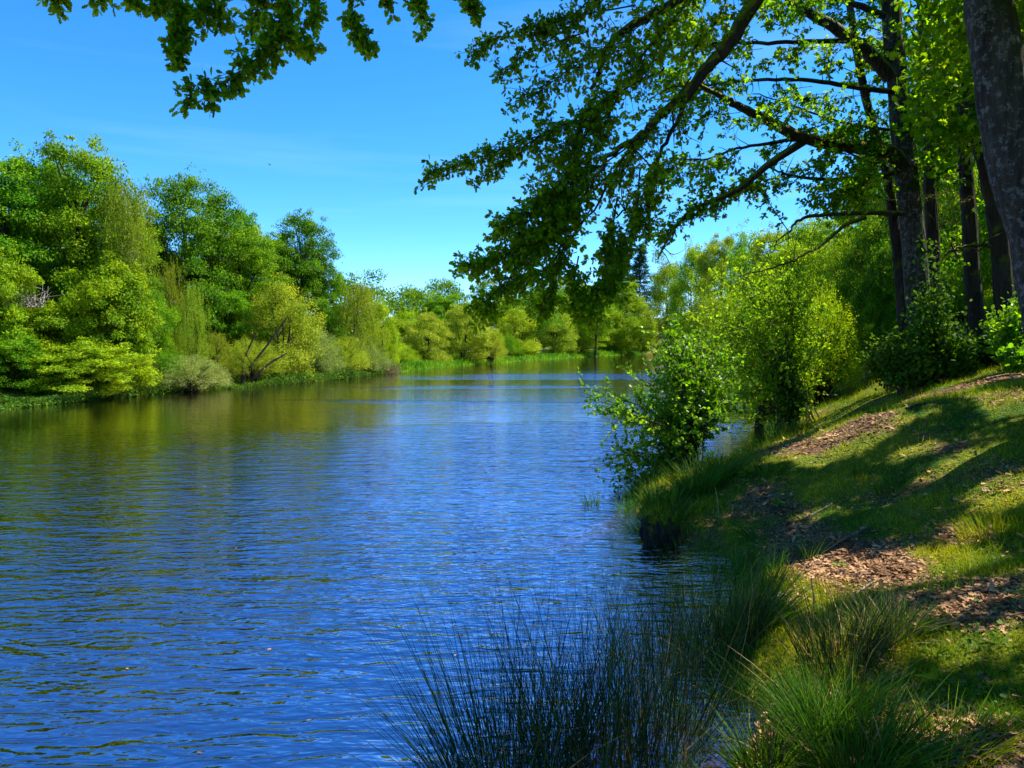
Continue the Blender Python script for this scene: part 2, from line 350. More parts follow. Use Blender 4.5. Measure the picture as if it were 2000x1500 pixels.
# ------------------------------------------------------------------ water
def water_mat():
    m, nt, out = nodes('rippled_pond_water')
    tc = N(nt, 'ShaderNodeTexCoord'); v = tc.outputs['Object']
    def noise(sx, sy, rot, sc, det, rough=.5, dist=0.0):
        mp = N(nt, 'ShaderNodeMapping'); mp.inputs['Rotation'].default_value = (0, 0, R(rot)); mp.inputs['Scale'].default_value = (sx, sy, 1)
        nt.links.new(v, mp.inputs[0])
        n = N(nt, 'ShaderNodeTexNoise', Scale=sc, Detail=det, Roughness=rough, Distortion=dist); nt.links.new(mp.outputs[0], n.inputs['Vector']); return n.outputs['Fac']
    def mul(a, k):
        n = N(nt, 'ShaderNodeMath', operation='MULTIPLY'); nt.links.new(a, n.inputs[0])
        if isinstance(k, (int, float)): n.inputs[1].default_value = k
        else: nt.links.new(k, n.inputs[1])
        return n.outputs[0]
    def add(a, b):
        n = N(nt, 'ShaderNodeMath', operation='ADD'); nt.links.new(a, n.inputs[0])
        if isinstance(b, (int, float)): n.inputs[1].default_value = b
        else: nt.links.new(b, n.inputs[1])
        return n.outputs[0]
    h = mul(noise(.30, 1, 5, 6.6, 2.0, .45, .8), WAVE[0])
    h = add(h, mul(noise(.34, 1, -9, 2.7, 0.0, .4, .2), WAVE[1]))
    h = add(h, mul(noise(.5, 1, 14, 15.0, 1.0, .4, .3), WAVE[2]))
    # wind patches: ruffled lanes and calm lanes across the pond
    lane = noise(.16, 1, -5, .085, 3.0, .55)
    sx = N(nt, 'ShaderNodeSeparateXYZ'); nt.links.new(v, sx.inputs[0])
    calm = ramp(nt, lane, .40, .60)
    dist = N(nt, 'ShaderNodeMapRange'); nt.links.new(sx.outputs[1], dist.inputs[0]); dist.inputs[1].default_value = 8; dist.inputs[2].default_value = 27
    dist.inputs[3].default_value = 1.45; dist.inputs[4].default_value = 0.34
    amp = mul(dist.outputs[0], add(mul(calm, .5), .6))
    def patch(cx, cyy, rx, ry, rot, k):
        mp = N(nt, 'ShaderNodeMapping', vector_type='TEXTURE'); mp.inputs['Location'].default_value = (cx, cyy, 0); mp.inputs['Rotation'].default_value = (0, 0, R(rot)); mp.inputs['Scale'].default_value = (rx, ry, 1)
        nt.links.new(v, mp.inputs[0])
        wn = noise(.3, 1, 0, .35, 3); ln = N(nt, 'ShaderNodeVectorMath', operation='LENGTH'); nt.links.new(mp.outputs[0], ln.inputs[0])
        s = add(ln.outputs['Value'], mul(add(wn, -.5), 1.6))
        r = N(nt, 'ShaderNodeMapRange'); nt.links.new(s, r.inputs[0]); r.inputs[1].default_value = 1.05; r.inputs[2].default_value = .75; r.inputs[3].default_value = 0; r.inputs[4].default_value = k
        return r.outputs[0]
    for a in PATCHES: amp = add(amp, patch(*a))
    h = mul(h, amp)
    bp = N(nt, 'ShaderNodeBump', Strength=1.0, Distance=1.0); nt.links.new(h, bp.inputs['Height'])
    gl = N(nt, 'ShaderNodeBsdfGlossy', Roughness=0.03); gl.inputs['Color'].default_value = (*GLCOL, 1); nt.links.new(bp.outputs[0], gl.inputs['Normal'])
    tr = N(nt, 'ShaderNodeBsdfTransparent'); tr.inputs['Color'].default_value = (0.70, 0.62, 0.42, 1)
    fr = N(nt, 'ShaderNodeFresnel', IOR=1.33); nt.links.new(bp.outputs[0], fr.inputs['Normal'])
    f = N(nt, 'ShaderNodeMapRange'); nt.links.new(fr.outputs[0], f.inputs[0]); f.inputs[1].default_value = 0.0; f.inputs[2].default_value = 0.6; f.inputs[3].default_value = FR0; f.inputs[4].default_value = 0.95
    mx = N(nt, 'ShaderNodeMixShader'); nt.links.new(f.outputs[0], mx.inputs[0]); nt.links.new(tr.outputs[0], mx.inputs[1]); nt.links.new(gl.outputs[0], mx.inputs[2])
    nt.links.new(mx.outputs[0], out.inputs[0]); return m
WAVE = (0.031, 0.027, 0.009)
GLCOL = (0.95, 0.82, 0.98)
FR0 = 0.44
PATCHES = [(7, 60, 17, 5.0, -2, .75), (-4, 35, 8, .9, -6, .6), (-2, 46, 9, 1.5, 3, .7), (-8, 58, 5, 1.0, 0, .5), (3, 22, 6, 6, 0, .4)]
wm = raw_mesh('water', [(-60,-12,0),(60,-12,0),(60,170,0),(-60,170,0)], [0,1,2,3], [4])
tag(obj('water', wm, water_mat()), None, None, kind='structure')

# ------------------------------------------------------------------ background tree prototypes
def clump_centres(rg, H, Rr, base, n, sharp=0.62, mid=0.4):
    out = []
    ph = rg.uniform(0, 6.28, 6)
    while len(out) < n:
        t = rg.uniform(0, 1); th = rg.uniform(0, 6.28)
        prof = math.sqrt(max(0.02, 1-((t-mid)/sharp)**2))
        rr = Rr*prof*(0.82+0.16*math.sin(2*th+ph[0]+3*t)+0.12*math.sin(3*th+ph[1]-4*t)+0.10*math.sin(5*th+ph[2]+7*t))
        u = rg.uniform(0, 1)**0.38
        out.append((rr*u*math.cos(th), rr*u*math.sin(th), base+(H-base)*t*0.96))
    return np.array(out)

def broad_crown(name, seed, H, Rr, base, n, per, lsize, rc, flat=0.55, tmpl=DIAMOND, mid=0.4, up=0.7, sharp=.62):
    rg = np.random.default_rng(seed)
    c = clump_centres(rg, H, Rr, base, n, sharp, mid)
    rcs = rc*rg.uniform(.55, 1.35, n)
    # sprigs that break the outline: small clumps thrown outward and up from the outer ones
    m = n//2; src = rg.integers(0, n, m); mid_z = base+(H-base)*.5
    dv = unit(c[src]-np.array([0, 0, mid_z])); sp_ = c[src]+dv*rc*rg.uniform(.5, 1.25, m)[:, None]+np.column_stack([np.zeros(m), np.zeros(m), rc*rg.uniform(0, .5, m)])
    sp_[:, 2] = np.maximum(sp_[:, 2], .2); c0 = c; c = np.vstack([c, sp_]); rcs = np.concatenate([rcs, rc*rg.uniform(.22, .5, m)])
    wgt = rcs**2*rg.uniform(.4, 1.5, len(c)); k = rg.choice(len(c), n*per, p=wgt/wgt.sum())
    d = unit(rg.normal(size=(len(k), 3))); rad = rg.uniform(0, 1, len(k))**0.45
    off = d*rad[:, None]*rcs[k][:, None]*np.array([1.15, 1.15, flat])
    off[:, 2] -= 0.25*(off[:, 0]**2+off[:, 1]**2)/rcs[k]           # tips droop a little
    pos = c[k]+off+rg.normal(0, .04, (len(k), 3))
    outw = unit(np.column_stack([c[k][:, 0], c[k][:, 1], np.zeros(len(k))])+1e-6)
    nrm = unit(d*0.7+np.array([0, 0, up])+outw*0.3+rg.normal(0, .55, (len(k), 3)))
    ax = unit(rg.normal(size=(len(k), 3))+d*.6-np.array([0, 0, .35]))
    sz = lsize*rg.uniform(.5, 1.3, len(k))
    return leaves(name, pos, ax, nrm, sz, tmpl), c0

def trunk_mesh(name, seed, H, r0, cent, nl=14, lean=0.3, sides=7, multi=1, top=.8):
    rg = np.random.default_rng(seed+99); T = Tubes()
    for s in range(multi):
        dx, dy = rg.normal(0, lean, 2)
        if multi > 1:
            a = s*6.28/multi+rg.uniform(-.4, .4); dx, dy = math.cos(a)*lean*2.2, math.sin(a)*lean*2.2
        pts = [(0.15*dx*(multi > 1), .15*dy*(multi > 1), -0.4), (dx*.25, dy*.25, H*.2), (dx*.6+rg.normal(0, .1), dy*.6+rg.normal(0, .1), H*.5), (dx, dy, H*top)]
        cv = curve(pts, 12); T.add(cv, np.linspace(r0*1.15, r0*.2, len(cv)), sides)
        sel = rg.choice(len(cent), min(nl, len(cent)), replace=False)
        for q in sel[: max(3, nl//multi)]:
            e = cent[q]; zi = max(H*.12, e[2]-rg.uniform(.15, .35)*H)
            i = int(np.argmin(abs(cv[:, 2]-zi))); b = cv[i]
            midp = (b+e)/2+np.array([0, 0, rg.uniform(-.1, .25)*H*.2])+rg.normal(0, .12, 3)
            lv = curve([b, midp, e], 6); T.add(lv, np.linspace(r0*.42, r0*.06, len(lv)), 5)
    return T.mesh(name)

def strands_crown(name, seed, H, Rr, base, n, per, lsize, length, tmpl=SLIM, mid=.5, nstr=8):
    rg = np.random.default_rng(seed); c = clump_centres(rg, H, Rr, base+length*.4, n, .6, mid)
    pos = []; ax = []
    for q in c:
        o = unit(np.array([q[0], q[1], 0])+1e-6)
        for s in range(nstr):
            st = q+rg.normal(0, .35, 3)*np.array([1, 1, .6]); L = length*rg.uniform(.5, 1.2)
            L = min(L, st[2]-0.1)
            t = rg.uniform(0, 1, per); sw = o*rg.uniform(0, .5)
            p = st+sw*(t[:, None]**.6)+np.column_stack([np.zeros(per), np.zeros(per), -L*t])+rg.normal(0, .05, (per, 3))
            pos.append(p); ax.append(np.tile([0, 0, -1.], (per, 1))+rg.normal(0, .45, (per, 3)))
    pos = np.concatenate(pos); ax = np.concatenate(ax)
    return leaves(name, pos, ax, unit(rg.normal(size=pos.shape)+[0, 0, .3]), lsize*rg.uniform(.6, 1.3, len(pos)), tmpl), c

def bush_crown(name, seed, H, Rr, nst, per, lsize, tmpl=SLIM, droop=.25, spread=1.0):
    """many arching shoots from one base, leaves along each shoot"""
    rg = np.random.default_rng(seed); pos = []; ax = []; T = Tubes()
    for s in range(nst):
        a = rg.uniform(0, 6.28); rr = Rr*rg.uniform(0, 1)**.5*spread; hh = H*math.sqrt(max(.06, 1-(rr/Rr/1.05)**2))*rg.uniform(.45, 1.0)
        b = np.array([rg.normal(0, .25), rg.normal(0, .25), -0.1]); e = np.array([rr*math.cos(a), rr*math.sin(a), hh])
        m = (b+e)/2+np.array([0, 0, hh*.18]); t = e+unit(e-m)*.5-np.array([0, 0, droop])
        cv = curve([b, m, e, t], 9)
        if s % 4 == 0: T.add(cv, np.linspace(.05, .008, len(cv)), 4)
        u = rg.uniform(.18, 1, per)**.75*(len(cv)-1); i = np.minimum(u.astype(int), len(cv)-2); fr = (u-i)[:, None]
        p = cv[i]*(1-fr)+cv[i+1]*fr; dirv = unit(cv[i+1]-cv[i]); w_ = .12+.5*np.minimum(1, (u/len(cv))[:, None])
        off = rg.normal(0, .36, (per, 3))*w_
        pos.append(p+off); ax.append(dirv*.9+rg.normal(0, .6, (per, 3)))
    pos = np.concatenate(pos); ax = np.concatenate(ax); pos[:, 2] = np.maximum(pos[:, 2], .02)
    return leaves(name, pos, ax, unit(rg.normal(size=pos.shape)+[0, 0, .6]), lsize*rg.uniform(.6, 1.3, len(pos)), tmpl), T.mesh('stems')

def pine_crown(name, seed, H, Rr, base):
    rg = np.random.default_rng(seed); pos = []; ax = []; cs = []
    z = base
    while z < H*.98:
        f = (z-base)/(H-base); r = Rr*(1-f)**.7*rg.uniform(.75, 1.1)+.15
        for k in range(6):
            a = rg.uniform(0, 6.28); n = 130; t = rg.uniform(.15, 1, n)
            p = np.column_stack([np.cos(a)*r*t, np.sin(a)*r*t, z+.1*t*r-.25*(t*r)**2*.2])+rg.normal(0, 1, (n, 3))*np.array([.22, .22, .12])
            pos.append(p); ax.append(np.tile([math.cos(a), math.sin(a), .3], (n, 1))+rg.normal(0, .7, (n, 3))); cs.append(p[-1])
        z += rg.uniform(.35, .6)
    pos = np.concatenate(pos); ax = np.concatenate(ax)
    return leaves(name, pos, ax, unit(rg.normal(size=pos.shape)), .3*rg.uniform(.6, 1.3, len(pos)), SLIM), np.array(cs)

PROTO = {}
def proto(kind, H, Rr, crown, trunk): PROTO[kind] = (H, Rr, crown, trunk)
for i, s in enumerate((11, 23, 37)):
    cr, c = broad_crown('crown', s, 12, 4.6, 1.0, 190, 330, .18, .82, mid=.45, flat=.5, up=1.0); proto('oak%d' % i, 12.3, 5.0, cr, trunk_mesh('trunk', s, 12, .26, c, 16))
for i, s in enumerate((41, 53)):
    cr, c = broad_crown('crown', s, 7, 3.6, .3, 150, 300, .15, .62, flat=.6, mid=.35, up=.9, tmpl=OAKS); proto('maple%d' % i, 7.2, 4.0, cr, trunk_mesh('trunk', s, 7, .12, c, 12))
cr, c = strands_crown('crown', 61, 9, 1.7, 1.6, 90, 30, .10, 1.3, tmpl=DIAMOND, nstr=9); proto('birch', 9.1, 2.0, cr, trunk_mesh('trunk', 61, 9, .09, c, 16, lean=.2, top=.95))
for i, s in enumerate((67, 68)):
    cr, c = strands_crown('crown', s, 6.5, 1.9, .4, 60, 30, .12, 1.5, nstr=10, mid=.45); proto('weeping%d' % i, 6.8, 2.2, cr, trunk_mesh('trunk', s, 6, .12, c, 12, lean=.35))
for i, s in enumerate((71, 83)):
    cr, st = bush_crown('crown', s, 5, 3.1, 260, 120, .14); proto('bush%d' % i, 5.0, 3.3, cr, st)
for i, s in enumerate((91, 97)):
    cr, c = broad_crown('crown', s, 8, 3.6, .4, 140, 300, .15, .75, flat=.75, mid=.38, up=.5); proto('round%d' % i, 8.1, 3.9, cr, trunk_mesh('trunk', s, 8, .12, c, 14, lean=.5, multi=3))
cr, c = broad_crown('crown', 103, 10, 3.0, 3.2, 70, 220, .16, .75, mid=.5); proto('open', 10.2, 3.2, cr, trunk_mesh('trunk', 103, 10, .14, c, 12, lean=.45))
cr, c = pine_crown('crown', 107, 16, 2.4, 5.5); proto('pine', 16, 2.4, cr, trunk_mesh('trunk', 107, 16, .17, c, 8, lean=.1, top=.98))

used = {}
def place(kind, px, D, top, wpx, mat, label, cat='tree', group=None, name='tree', bark='bark', rz=None, trunkname='trunk', crownname='crown'):
    H, Rr, cr, tr = PROTO[kind]
    x = (px-1000)/F*D; z = GZ(x, D); z = max(z, 0.0)
    Ht = P(px, top, D)[2]-z; rr = wpx/2/F*D
    k = used.get(kind, 0); used[kind] = k+1
    e = empty(name, (x, D, z-.03), (rz if rz is not None else (k*2.399+px*.01)), (rr/Rr, rr/Rr, Ht/H))
    tag(e, label, cat, group)
    obj(trunkname, tr, M[bark], e); obj(crownname, cr, M[mat], e)
    return e
GL = 'trees along the left bank'; GF = 'trees and bushes on the far bank'; GR = 'trees and bushes massed on the right bank'; GW = 'trees in the wood behind the right-hand trunks'
LEFT = [
 ('oak0', 10, 41, 285, 330, 'oak', 'tall broad oak cut off by the left edge of the photo', 'oak_tree'),
 ('oak1', 165, 43, 272, 320, 'oak', 'tall domed oak behind the maples, highest crown on the left bank', 'oak_tree'),
 ('oak2', 372, 51, 330, 250, 'oakdark', 'tall deep green oak with a flat rounded top right of the pale birch', 'oak_tree'),
 ('oak0', 468, 54, 425, 210, 'oak', 'mid-green oak whose crown steps down right of the flat-topped oak', 'oak_tree'),
 ('oak1', 590, 61, 412, 185, 'oakdark', 'rounded deep green oak at the right end of the tall left-bank trees', 'oak_tree'),
 ('oak2', 280, 50, 420, 190, 'oakdark', 'shaded oak filling the gap behind the pale birch', 'oak_tree'),
 ('oak2', 540, 64, 470, 130, 'oak', 'smaller oak peeping out between two taller oaks at the end of the left bank', 'oak_tree'),
 ('maple0', -30, 36, 465, 270, 'yellow', 'yellow-green tree with layered boughs at the left edge above the water', 'maple_tree'),
 ('maple1', 95, 37.3, 590, 210, 'yellow', 'low yellow-green tree beside bare grey twigs near the left edge', 'maple_tree'),
 ('oak1', 90, 47, 420, 260, 'oak', 'bushy oak filling the middle height between the left-edge oaks', 'oak_tree'),
 ('oak0', 235, 46, 400, 220, 'oak', 'green oak directly behind the birch trunk', 'oak_tree'),
 ('round0', 300, 42, 560, 130, 'oak', 'round green tree between the drooping yellow-green tree and the weeping trees', 'tree'),
 ('oak1', 440, 51, 560, 170, 'oak', 'lower green oak behind the domed weeping tree', 'oak_tree'),
 ('oak2', 455, 57, 395, 190, 'oakdark', 'dark green oak bridging the flat-topped oak and the last rounded oak', 'oak_tree'),
 ('oak1', 525, 59, 455, 170, 'oak', 'fresh green oak in the dip before the last rounded oak', 'oak_tree'),
 ('oak2', 90, 50, 300, 300, 'oakdark', 'dark oak closing the gap between the two highest left crowns', 'oak_tree'),
 ('oak0', 630, 62, 500, 120, 'oakdark', 'green shoulder of foliage sloping down at the end of the tall trees', 'oak_tree'),
 ('maple0', 225, 39.5, 505, 230, 'yellow', 'yellow-green tree with drooping layered boughs in front of the birch', 'maple_tree'),
 ('maple1', 170, 36.9, 660, 260, 'fresh', 'low spreading green tree whose boughs hang to the bank below the yellow-green trees', 'maple_tree'),
 ('maple0', 20, 35, 640, 190, 'oak', 'low green bush at the far left hanging over the waterline', 'bush'),
 ('weeping0', 335, 46, 490, 95, 'birch', 'pale olive weeping tree spreading sideways below the birch', 'weeping_tree'),
 ('weeping1', 375, 44.7, 535, 85, 'willow', 'olive weeping tree with hanging curtains of twigs above the grey bush', 'weeping_tree'),
 ('weeping0', 425, 46.6, 640, 88, 'birch', 'small dome-shaped weeping tree right of the taller weeping tree', 'weeping_tree'),
 ('bush0', 368, 42.3, 693, 150, 'grey', 'silvery grey-green willow bush on the waterline below the weeping trees', 'willow_bush'),
 ('round0', 555, 51.5, 548, 175, 'willow', 'big olive willow leaning over leaning dark stems at the waterline', 'willow_tree'),
 ('bush1', 490, 48, 660, 120, 'willow', 'low olive willow with dark slanting stems at the waterline', 'willow_bush'),
 ('bush0', 610, 54.5, 636, 120, 'grey', 'grey-green willow bush right of the big olive willow', 'willow_bush'),
 ('birch', 700, 60, 543, 100, 'birch', 'slender feathery birch with a spiky top at the end of the left bank', 'birch_tree'),
 ('bush1', 668, 57.5, 655, 110, 'willow', 'tall narrow willow bush at the foot of the feathery birch', 'willow_bush'),
 ('round1', 745, 68.5, 590, 90, 'fresh', 'yellowish green willow just right of the feathery birch', 'willow_tree'),
 ('bush0', 715, 63, 665, 90, 'grey', 'low grey-green willow above the brown dead brush', 'willow_bush'),
]
for t in LEFT: place(*t[:7], group=GL, name=t[7], cat='bush' if 'bush' in t[7] else 'tree')
place('birch', 255, 40.8, 338, 115, 'birch', 'tall thin birch with pale trunk and see-through olive crown amid the oaks', group=GL, name='birch_tree', bark='birchbark')
FAR = [
 ('round0', 1012, 113, 602, 110, 'fresh', 'light green round tree just behind the rail fence', 'tree'),
 ('round1', 1082, 127, 590, 110, 'willow', 'grey-green round tree right of the ivy-dark tree', 'tree'),
 ('oak1', 1138, 138, 568, 110, 'fresh', 'light green oak left of the single clear dark trunk', 'tree'),
 ('round0', 1203, 149, 588, 100, 'fresh', 'round light green tree closing the bend below the pines', 'tree'),
 ('bush1', 1122, 133, 640, 80, 'oak', 'low shaded bush behind the reeds between two far trees', 'bush'),
 ('bush0', 985, 108, 650, 70, 'oak', 'low green bush at the left end of the rail fence', 'bush'),
 ('round0', 832, 84, 608, 120, 'willow', 'round pale willow left of the slim dark trunk on the far bank', 'willow_tree'),
 ('round1', 905, 91, 596, 130, 'willow', 'round dense olive willow in the middle of the far bank', 'willow_tree'),
 ('bush1', 955, 93, 634, 70, 'willow', 'small yellowish willow at the right flank of the round olive willow', 'willow_bush'),
 ('bush0', 780, 76, 670, 80, 'fresh', 'low green bush beside the brown dead brush', 'bush'),
 ('oak0', 872, 118, 570, 140, 'oak', 'dark crown showing above the round willows in the middle distance', 'tree'),
 ('round0', 795, 108, 606, 90, 'fresh', 'light green tree behind the brown dead brush, below the two pine tops', 'tree'),
 ('oak1', 935, 125, 580, 100, 'oak', 'green crown behind the round olive willow, touching the hanging oak leaves', 'tree'),
 ('oak2', 1000, 124, 575, 120, 'fresh', 'light green tree on the far bank behind the rail fence', 'tree'),
 ('open', 1045, 117, 545, 120, 'oakdark', 'ivy-dark tree with several upright trunks on the far bank', 'tree'),
 ('oak0', 1105, 142, 540, 120, 'yellow', 'yellow-green tree between the dark trunks on the far bank', 'tree'),
 ('open', 1162, 133, 560, 110, 'oak', 'far-bank tree with one clear dark trunk standing on the grassy edge', 'tree'),
 ('oak1', 1220, 152, 545, 110, 'yellow', 'yellow-green tree below the tall pines at the pond\'s far end', 'tree'),
 ('bush1', 1195, 150, 618, 70, 'fresh', 'small bush at the foot of the pines by the far shore', 'bush'),
 ('round1', 1250, 160, 585, 80, 'willow', 'grey-green willow at the far right corner of the pond', 'willow_tree'),
 ('oak2', 1060, 175, 560, 120, 'oak', 'distant crown behind the ivy-dark tree', 'tree'),
 ('oak0', 985, 175, 590, 110, 'oakdark', 'distant dark crown left of the ivy-dark tree', 'tree'),
 ('oak1', 1160, 180, 550, 130, 'oakdark', 'distant dark crown behind the single-trunk tree', 'tree'),
]
for t in FAR: place(*t[:7], group=GF, name=t[7], cat='bush' if 'bush' in t[7] else 'tree')
for px, D, top, wd, lab in [(1213, 172, 452, 62, 'tallest dark pine rising behind the hanging oak leaves'), (1250, 172, 475, 55, 'dark pine right of the tallest pine'),
        (1185, 178, 500, 50, 'dark pine left of the tallest pine, half hidden by oak leaves'), (785, 130, 588, 34, 'small dark pine top over the far willows, left of two'),
        (812, 132, 590, 34, 'small dark pine top over the far willows, right of two')]:
    place('pine', px, D, top, wd, 'pine', lab, group=GF, name='pine_tree', bark='pinebark')
RIGHT = [
 ('round0', 1305, 166, 508, 100, 'willow', 'farthest willow of the right bank, beside the pines', 'willow_tree'),
 ('round1', 1350, 150, 478, 110, 'fresh', 'light green tree next right of the farthest willow', 'tree'),
 ('oak0', 1405, 128, 452, 130, 'willow', 'olive-green tree behind the alder bush, under the hanging branch tips', 'tree'),
 ('round0', 1460, 112, 446, 130, 'fresh', 'light green round tree under the long bare dead bough', 'tree'),
 ('oak1', 1510, 92, 440, 130, 'willow', 'pale olive tree behind the tip of the dead bough', 'tree'),
 ('round1', 1560, 77, 428, 140, 'fresh', 'light green tree directly under the mossy dead bough', 'tree'),
 ('oak2', 1620, 64, 415, 160, 'fresh', 'broad light green tree left of the leaning thin trunk', 'tree'),
 ('oak0', 1690, 54, 385, 170, 'willow', 'tree seen behind the left side of the main trunk', 'tree'),
 ('bush0', 1385, 122, 570, 100, 'willow', 'far willow bush above the alder bush, at the water', 'willow_bush'),
 ('bush1', 1440, 102, 560, 110, 'fresh', 'bright willow bush above the arching stem, far down the right bank', 'willow_bush'),
 ('bush0', 1515, 80, 560, 120, 'fresh', 'bright willow bush behind the slanting stems of the water-edge bush', 'willow_bush'),
 ('round1', 1570, 60, 530, 120, 'fresh', 'glossy light green bush in the middle of the right-bank mass', 'bush'),
 ('bush1', 1600, 50, 590, 110, 'fresh', 'low bright bush at the far end of the grass path', 'bush'),
 ('round0', 1650, 47, 520, 130, 'willow', 'pale round bush left of the dark shaded hazel', 'bush'),
 ('bush0', 1655, 54, 620, 80, 'fresh', 'small bright bush where the grass path disappears', 'bush'),
 ('round0', 1478, 96, 520, 110, 'fresh', 'light green crown in the thicket above the arching stem', 'tree'),
 ('round1', 1535, 68, 500, 130, 'fresh', 'bright lime crown in the thicket under the dead bough', 'tree'),
 ('round0', 1600, 54, 480, 140, 'fresh', 'tall lime-green tree in the thicket left of the shaded hazel', 'tree'),
 ('oak1', 1655, 48, 450, 150, 'fresh', 'lime-green oak rising behind the shaded hazel', 'tree'),
 ('bush1', 1560, 47, 560, 120, 'fresh', 'bright bush of the thicket right behind the slanting bush stems', 'bush'),
 ('round1', 1583, 40, 560, 110, 'fresh', 'lime-green round bush where the thicket meets the grass path', 'bush'),
 ('bush0', 1585, 34, 600, 110, 'fresh', 'low lime bush at the water side of the path', 'bush'),
 ('bush0', 1738, 33, 590, 90, 'fresh', 'lime bush at the uphill side of the path', 'bush'),
 ('bush1', 1490, 25.5, 545, 170, 'fresh', 'airy light bush leaning over the cove behind the headland bush', 'bush'),
 ('bush0', 1600, 26.5, 560, 150, 'fresh', 'bright arching bush right behind the slanting-stemmed bush', 'bush'),
 ('bush1', 1592, 31, 575, 100, 'fresh', 'lime bush beside the grass path, below the shaded hazel', 'bush'),
 ('round1', 1540, 40, 470, 170, 'fresh', 'tall airy lime tree over the cove, under the dead bough tip', 'tree'),
 ('bush1', 1748, 37, 600, 110, 'fresh', 'fresh green bush between the path and the trunk bases', 'bush'),
]
for t in RIGHT: place(*t[:7], group=GR, name=t[7], cat='bush' if 'bush' in t[7] else 'tree')
WOOD = [
 ('oak0', 1800, 36, 40, 240, 'oak', 'very tall oak whose leaves fill the gap right of the main trunk', 'tree'),
 ('oak1', 1900, 33, -60, 260, 'fresh', 'very tall bright oak between the slim dark trunk and the bent trunk', 'tree'),
 ('oak2', 2010, 30, -120, 260, 'oak', 'very tall oak filling the sky beside the big grey trunk', 'tree'),
 ('oak2', 1720, 42, 230, 200, 'oak', 'tall oak showing left of the thin leaning trunk', 'tree'),
 ('oak1', 1770, 46, 300, 200, 'oak', 'green tree directly behind the main trunk', 'tree'),
 ('maple0', 1860, 42, 420, 180, 'yellow', 'yellow-green tree glowing between the trunks', 'tree'),
 ('oak2', 1890, 52, 200, 260, 'oak', 'tall tree behind the slim middle trunk', 'tree'),
 ('maple1', 1950, 38, 430, 170, 'fresh', 'bright tree behind the dark bent trunk near the right edge', 'tree'),
 ('oak0', 2040, 44, 150, 280, 'oak', 'tall tree at the right edge behind the big grey trunk', 'tree'),
 ('maple0', 2030, 33, 500, 160, 'yellow', 'low yellow-green tree at the right edge beside the big trunk', 'tree'),
 ('bush0', 1800, 34, 560, 130, 'fresh', 'bright bush behind the main trunk base', 'bush'),
 ('bush1', 1870, 32, 560, 130, 'yellow', 'sunny bush between the main trunk and the slim middle trunk', 'bush'),
 ('bush0', 1950, 30, 580, 120, 'fresh', 'sunny bush behind the two dark trunks near the right edge', 'bush'),
]
for t in WOOD: place(*t[:7], group=GW, name=t[7], cat='bush' if 'bush' in t[7] else 'tree')
place('maple1', 1722, 27, 470, 130, 'oakdark', 'dark shaded hazel left of the leaning thin trunk', name='hazel_tree', group=GR)

# ------------------------------------------------------------------ far-off wood closing the gaps
rg = np.random.default_rng(55); fc = []
path = np.array([(-60,10,7),(-42,35,7),(-30,62,7.5),(-24,85,8),(-16,125,10),(-2,185,13),(25,205,15),(48,185,14),(52,130,11),(46,95,9),(40,65,8),(36,48,8),(36,30,8),(34,18,9)], float)
seg = np.linalg.norm(np.diff(path[:, :2], axis=0), axis=1); cs = np.concatenate([[0], np.cumsum(seg)])
for k in range(900):
    u = rg.uniform(0, cs[-1]); p = np.array([np.interp(u, cs, path[:, j]) for j in range(3)]); o_ = rg.normal(0, 3.0, 2)
    fc.append((p[0]+o_[0], p[1]+o_[1], max(0, p[2]*(rg.uniform(0, 1)**.7)*(1+.22*math.sin(u*.35)+.12*math.sin(u*.9)))+GZ(p[0], p[1])))
fc = np.array(fc); per = 260; k = np.repeat(np.arange(len(fc)), per); d = unit(rg.normal(size=(len(k), 3)))
pos = fc[k]+d*(rg.uniform(0, 1, len(k))**.45)[:, None]*np.array([1.9, 1.9, 1.2])
o = obj('far_wood', leaves('far_wood', pos, unit(rg.normal(size=pos.shape)), unit(d*.7+rg.normal(0, .5, pos.shape)+[0, 0, .7]), rg.uniform(.25, .5, len(pos)), DIAMOND), M['oakdark'])
tag(o, 'distant unbroken wood behind the trees on every bank', 'wood', kind='stuff')

# ------------------------------------------------------------------ near trees
RG = np.random.default_rng(2024)
def shadow_xy(p, z=0.9):
    t = (p[:, 2]-z)/SUN[2]; return p[:, 0]-SUN[0]*t, p[:, 1]-SUN[1]*t
SUNNY = [(1610,1125,105,75),(1790,1105,120,38),(1780,1425,80,55),(1880,1270,110,45),(1640,850,110,26),(1780,885,60,14),(1880,905,110,20),(1720,790,110,16),
         (1890,745,110,20),(1960,780,60,30),(1700,700,60,12),(1900,1045,55,30),(1965,960,60,40),(1570,1300,55,90),(1980,1480,40,30),
         (1560,1180,40,30),(1590,1010,40,10),(1860,1190,60,20),(1780,820,60,12),(1930,1400,30,25)]
sunny = []
for px, py, rx, ry in SUNNY:
    g = G(px, py); a = G(px, py-ry); b = G(px, min(1499, py+ry))
    sunny.append((g[0], g[1], g[2], rx/F*g[1]*1.0, max(.14, abs(a[1]-b[1])/2)))
g = G(1600, 1440); sunny.append((g[0]-.12, g[1]+.05, g[2]+.45, .42, .55)); g = G(1725, 1225); sunny.append((g[0], g[1], g[2]+.15, .3, .35))
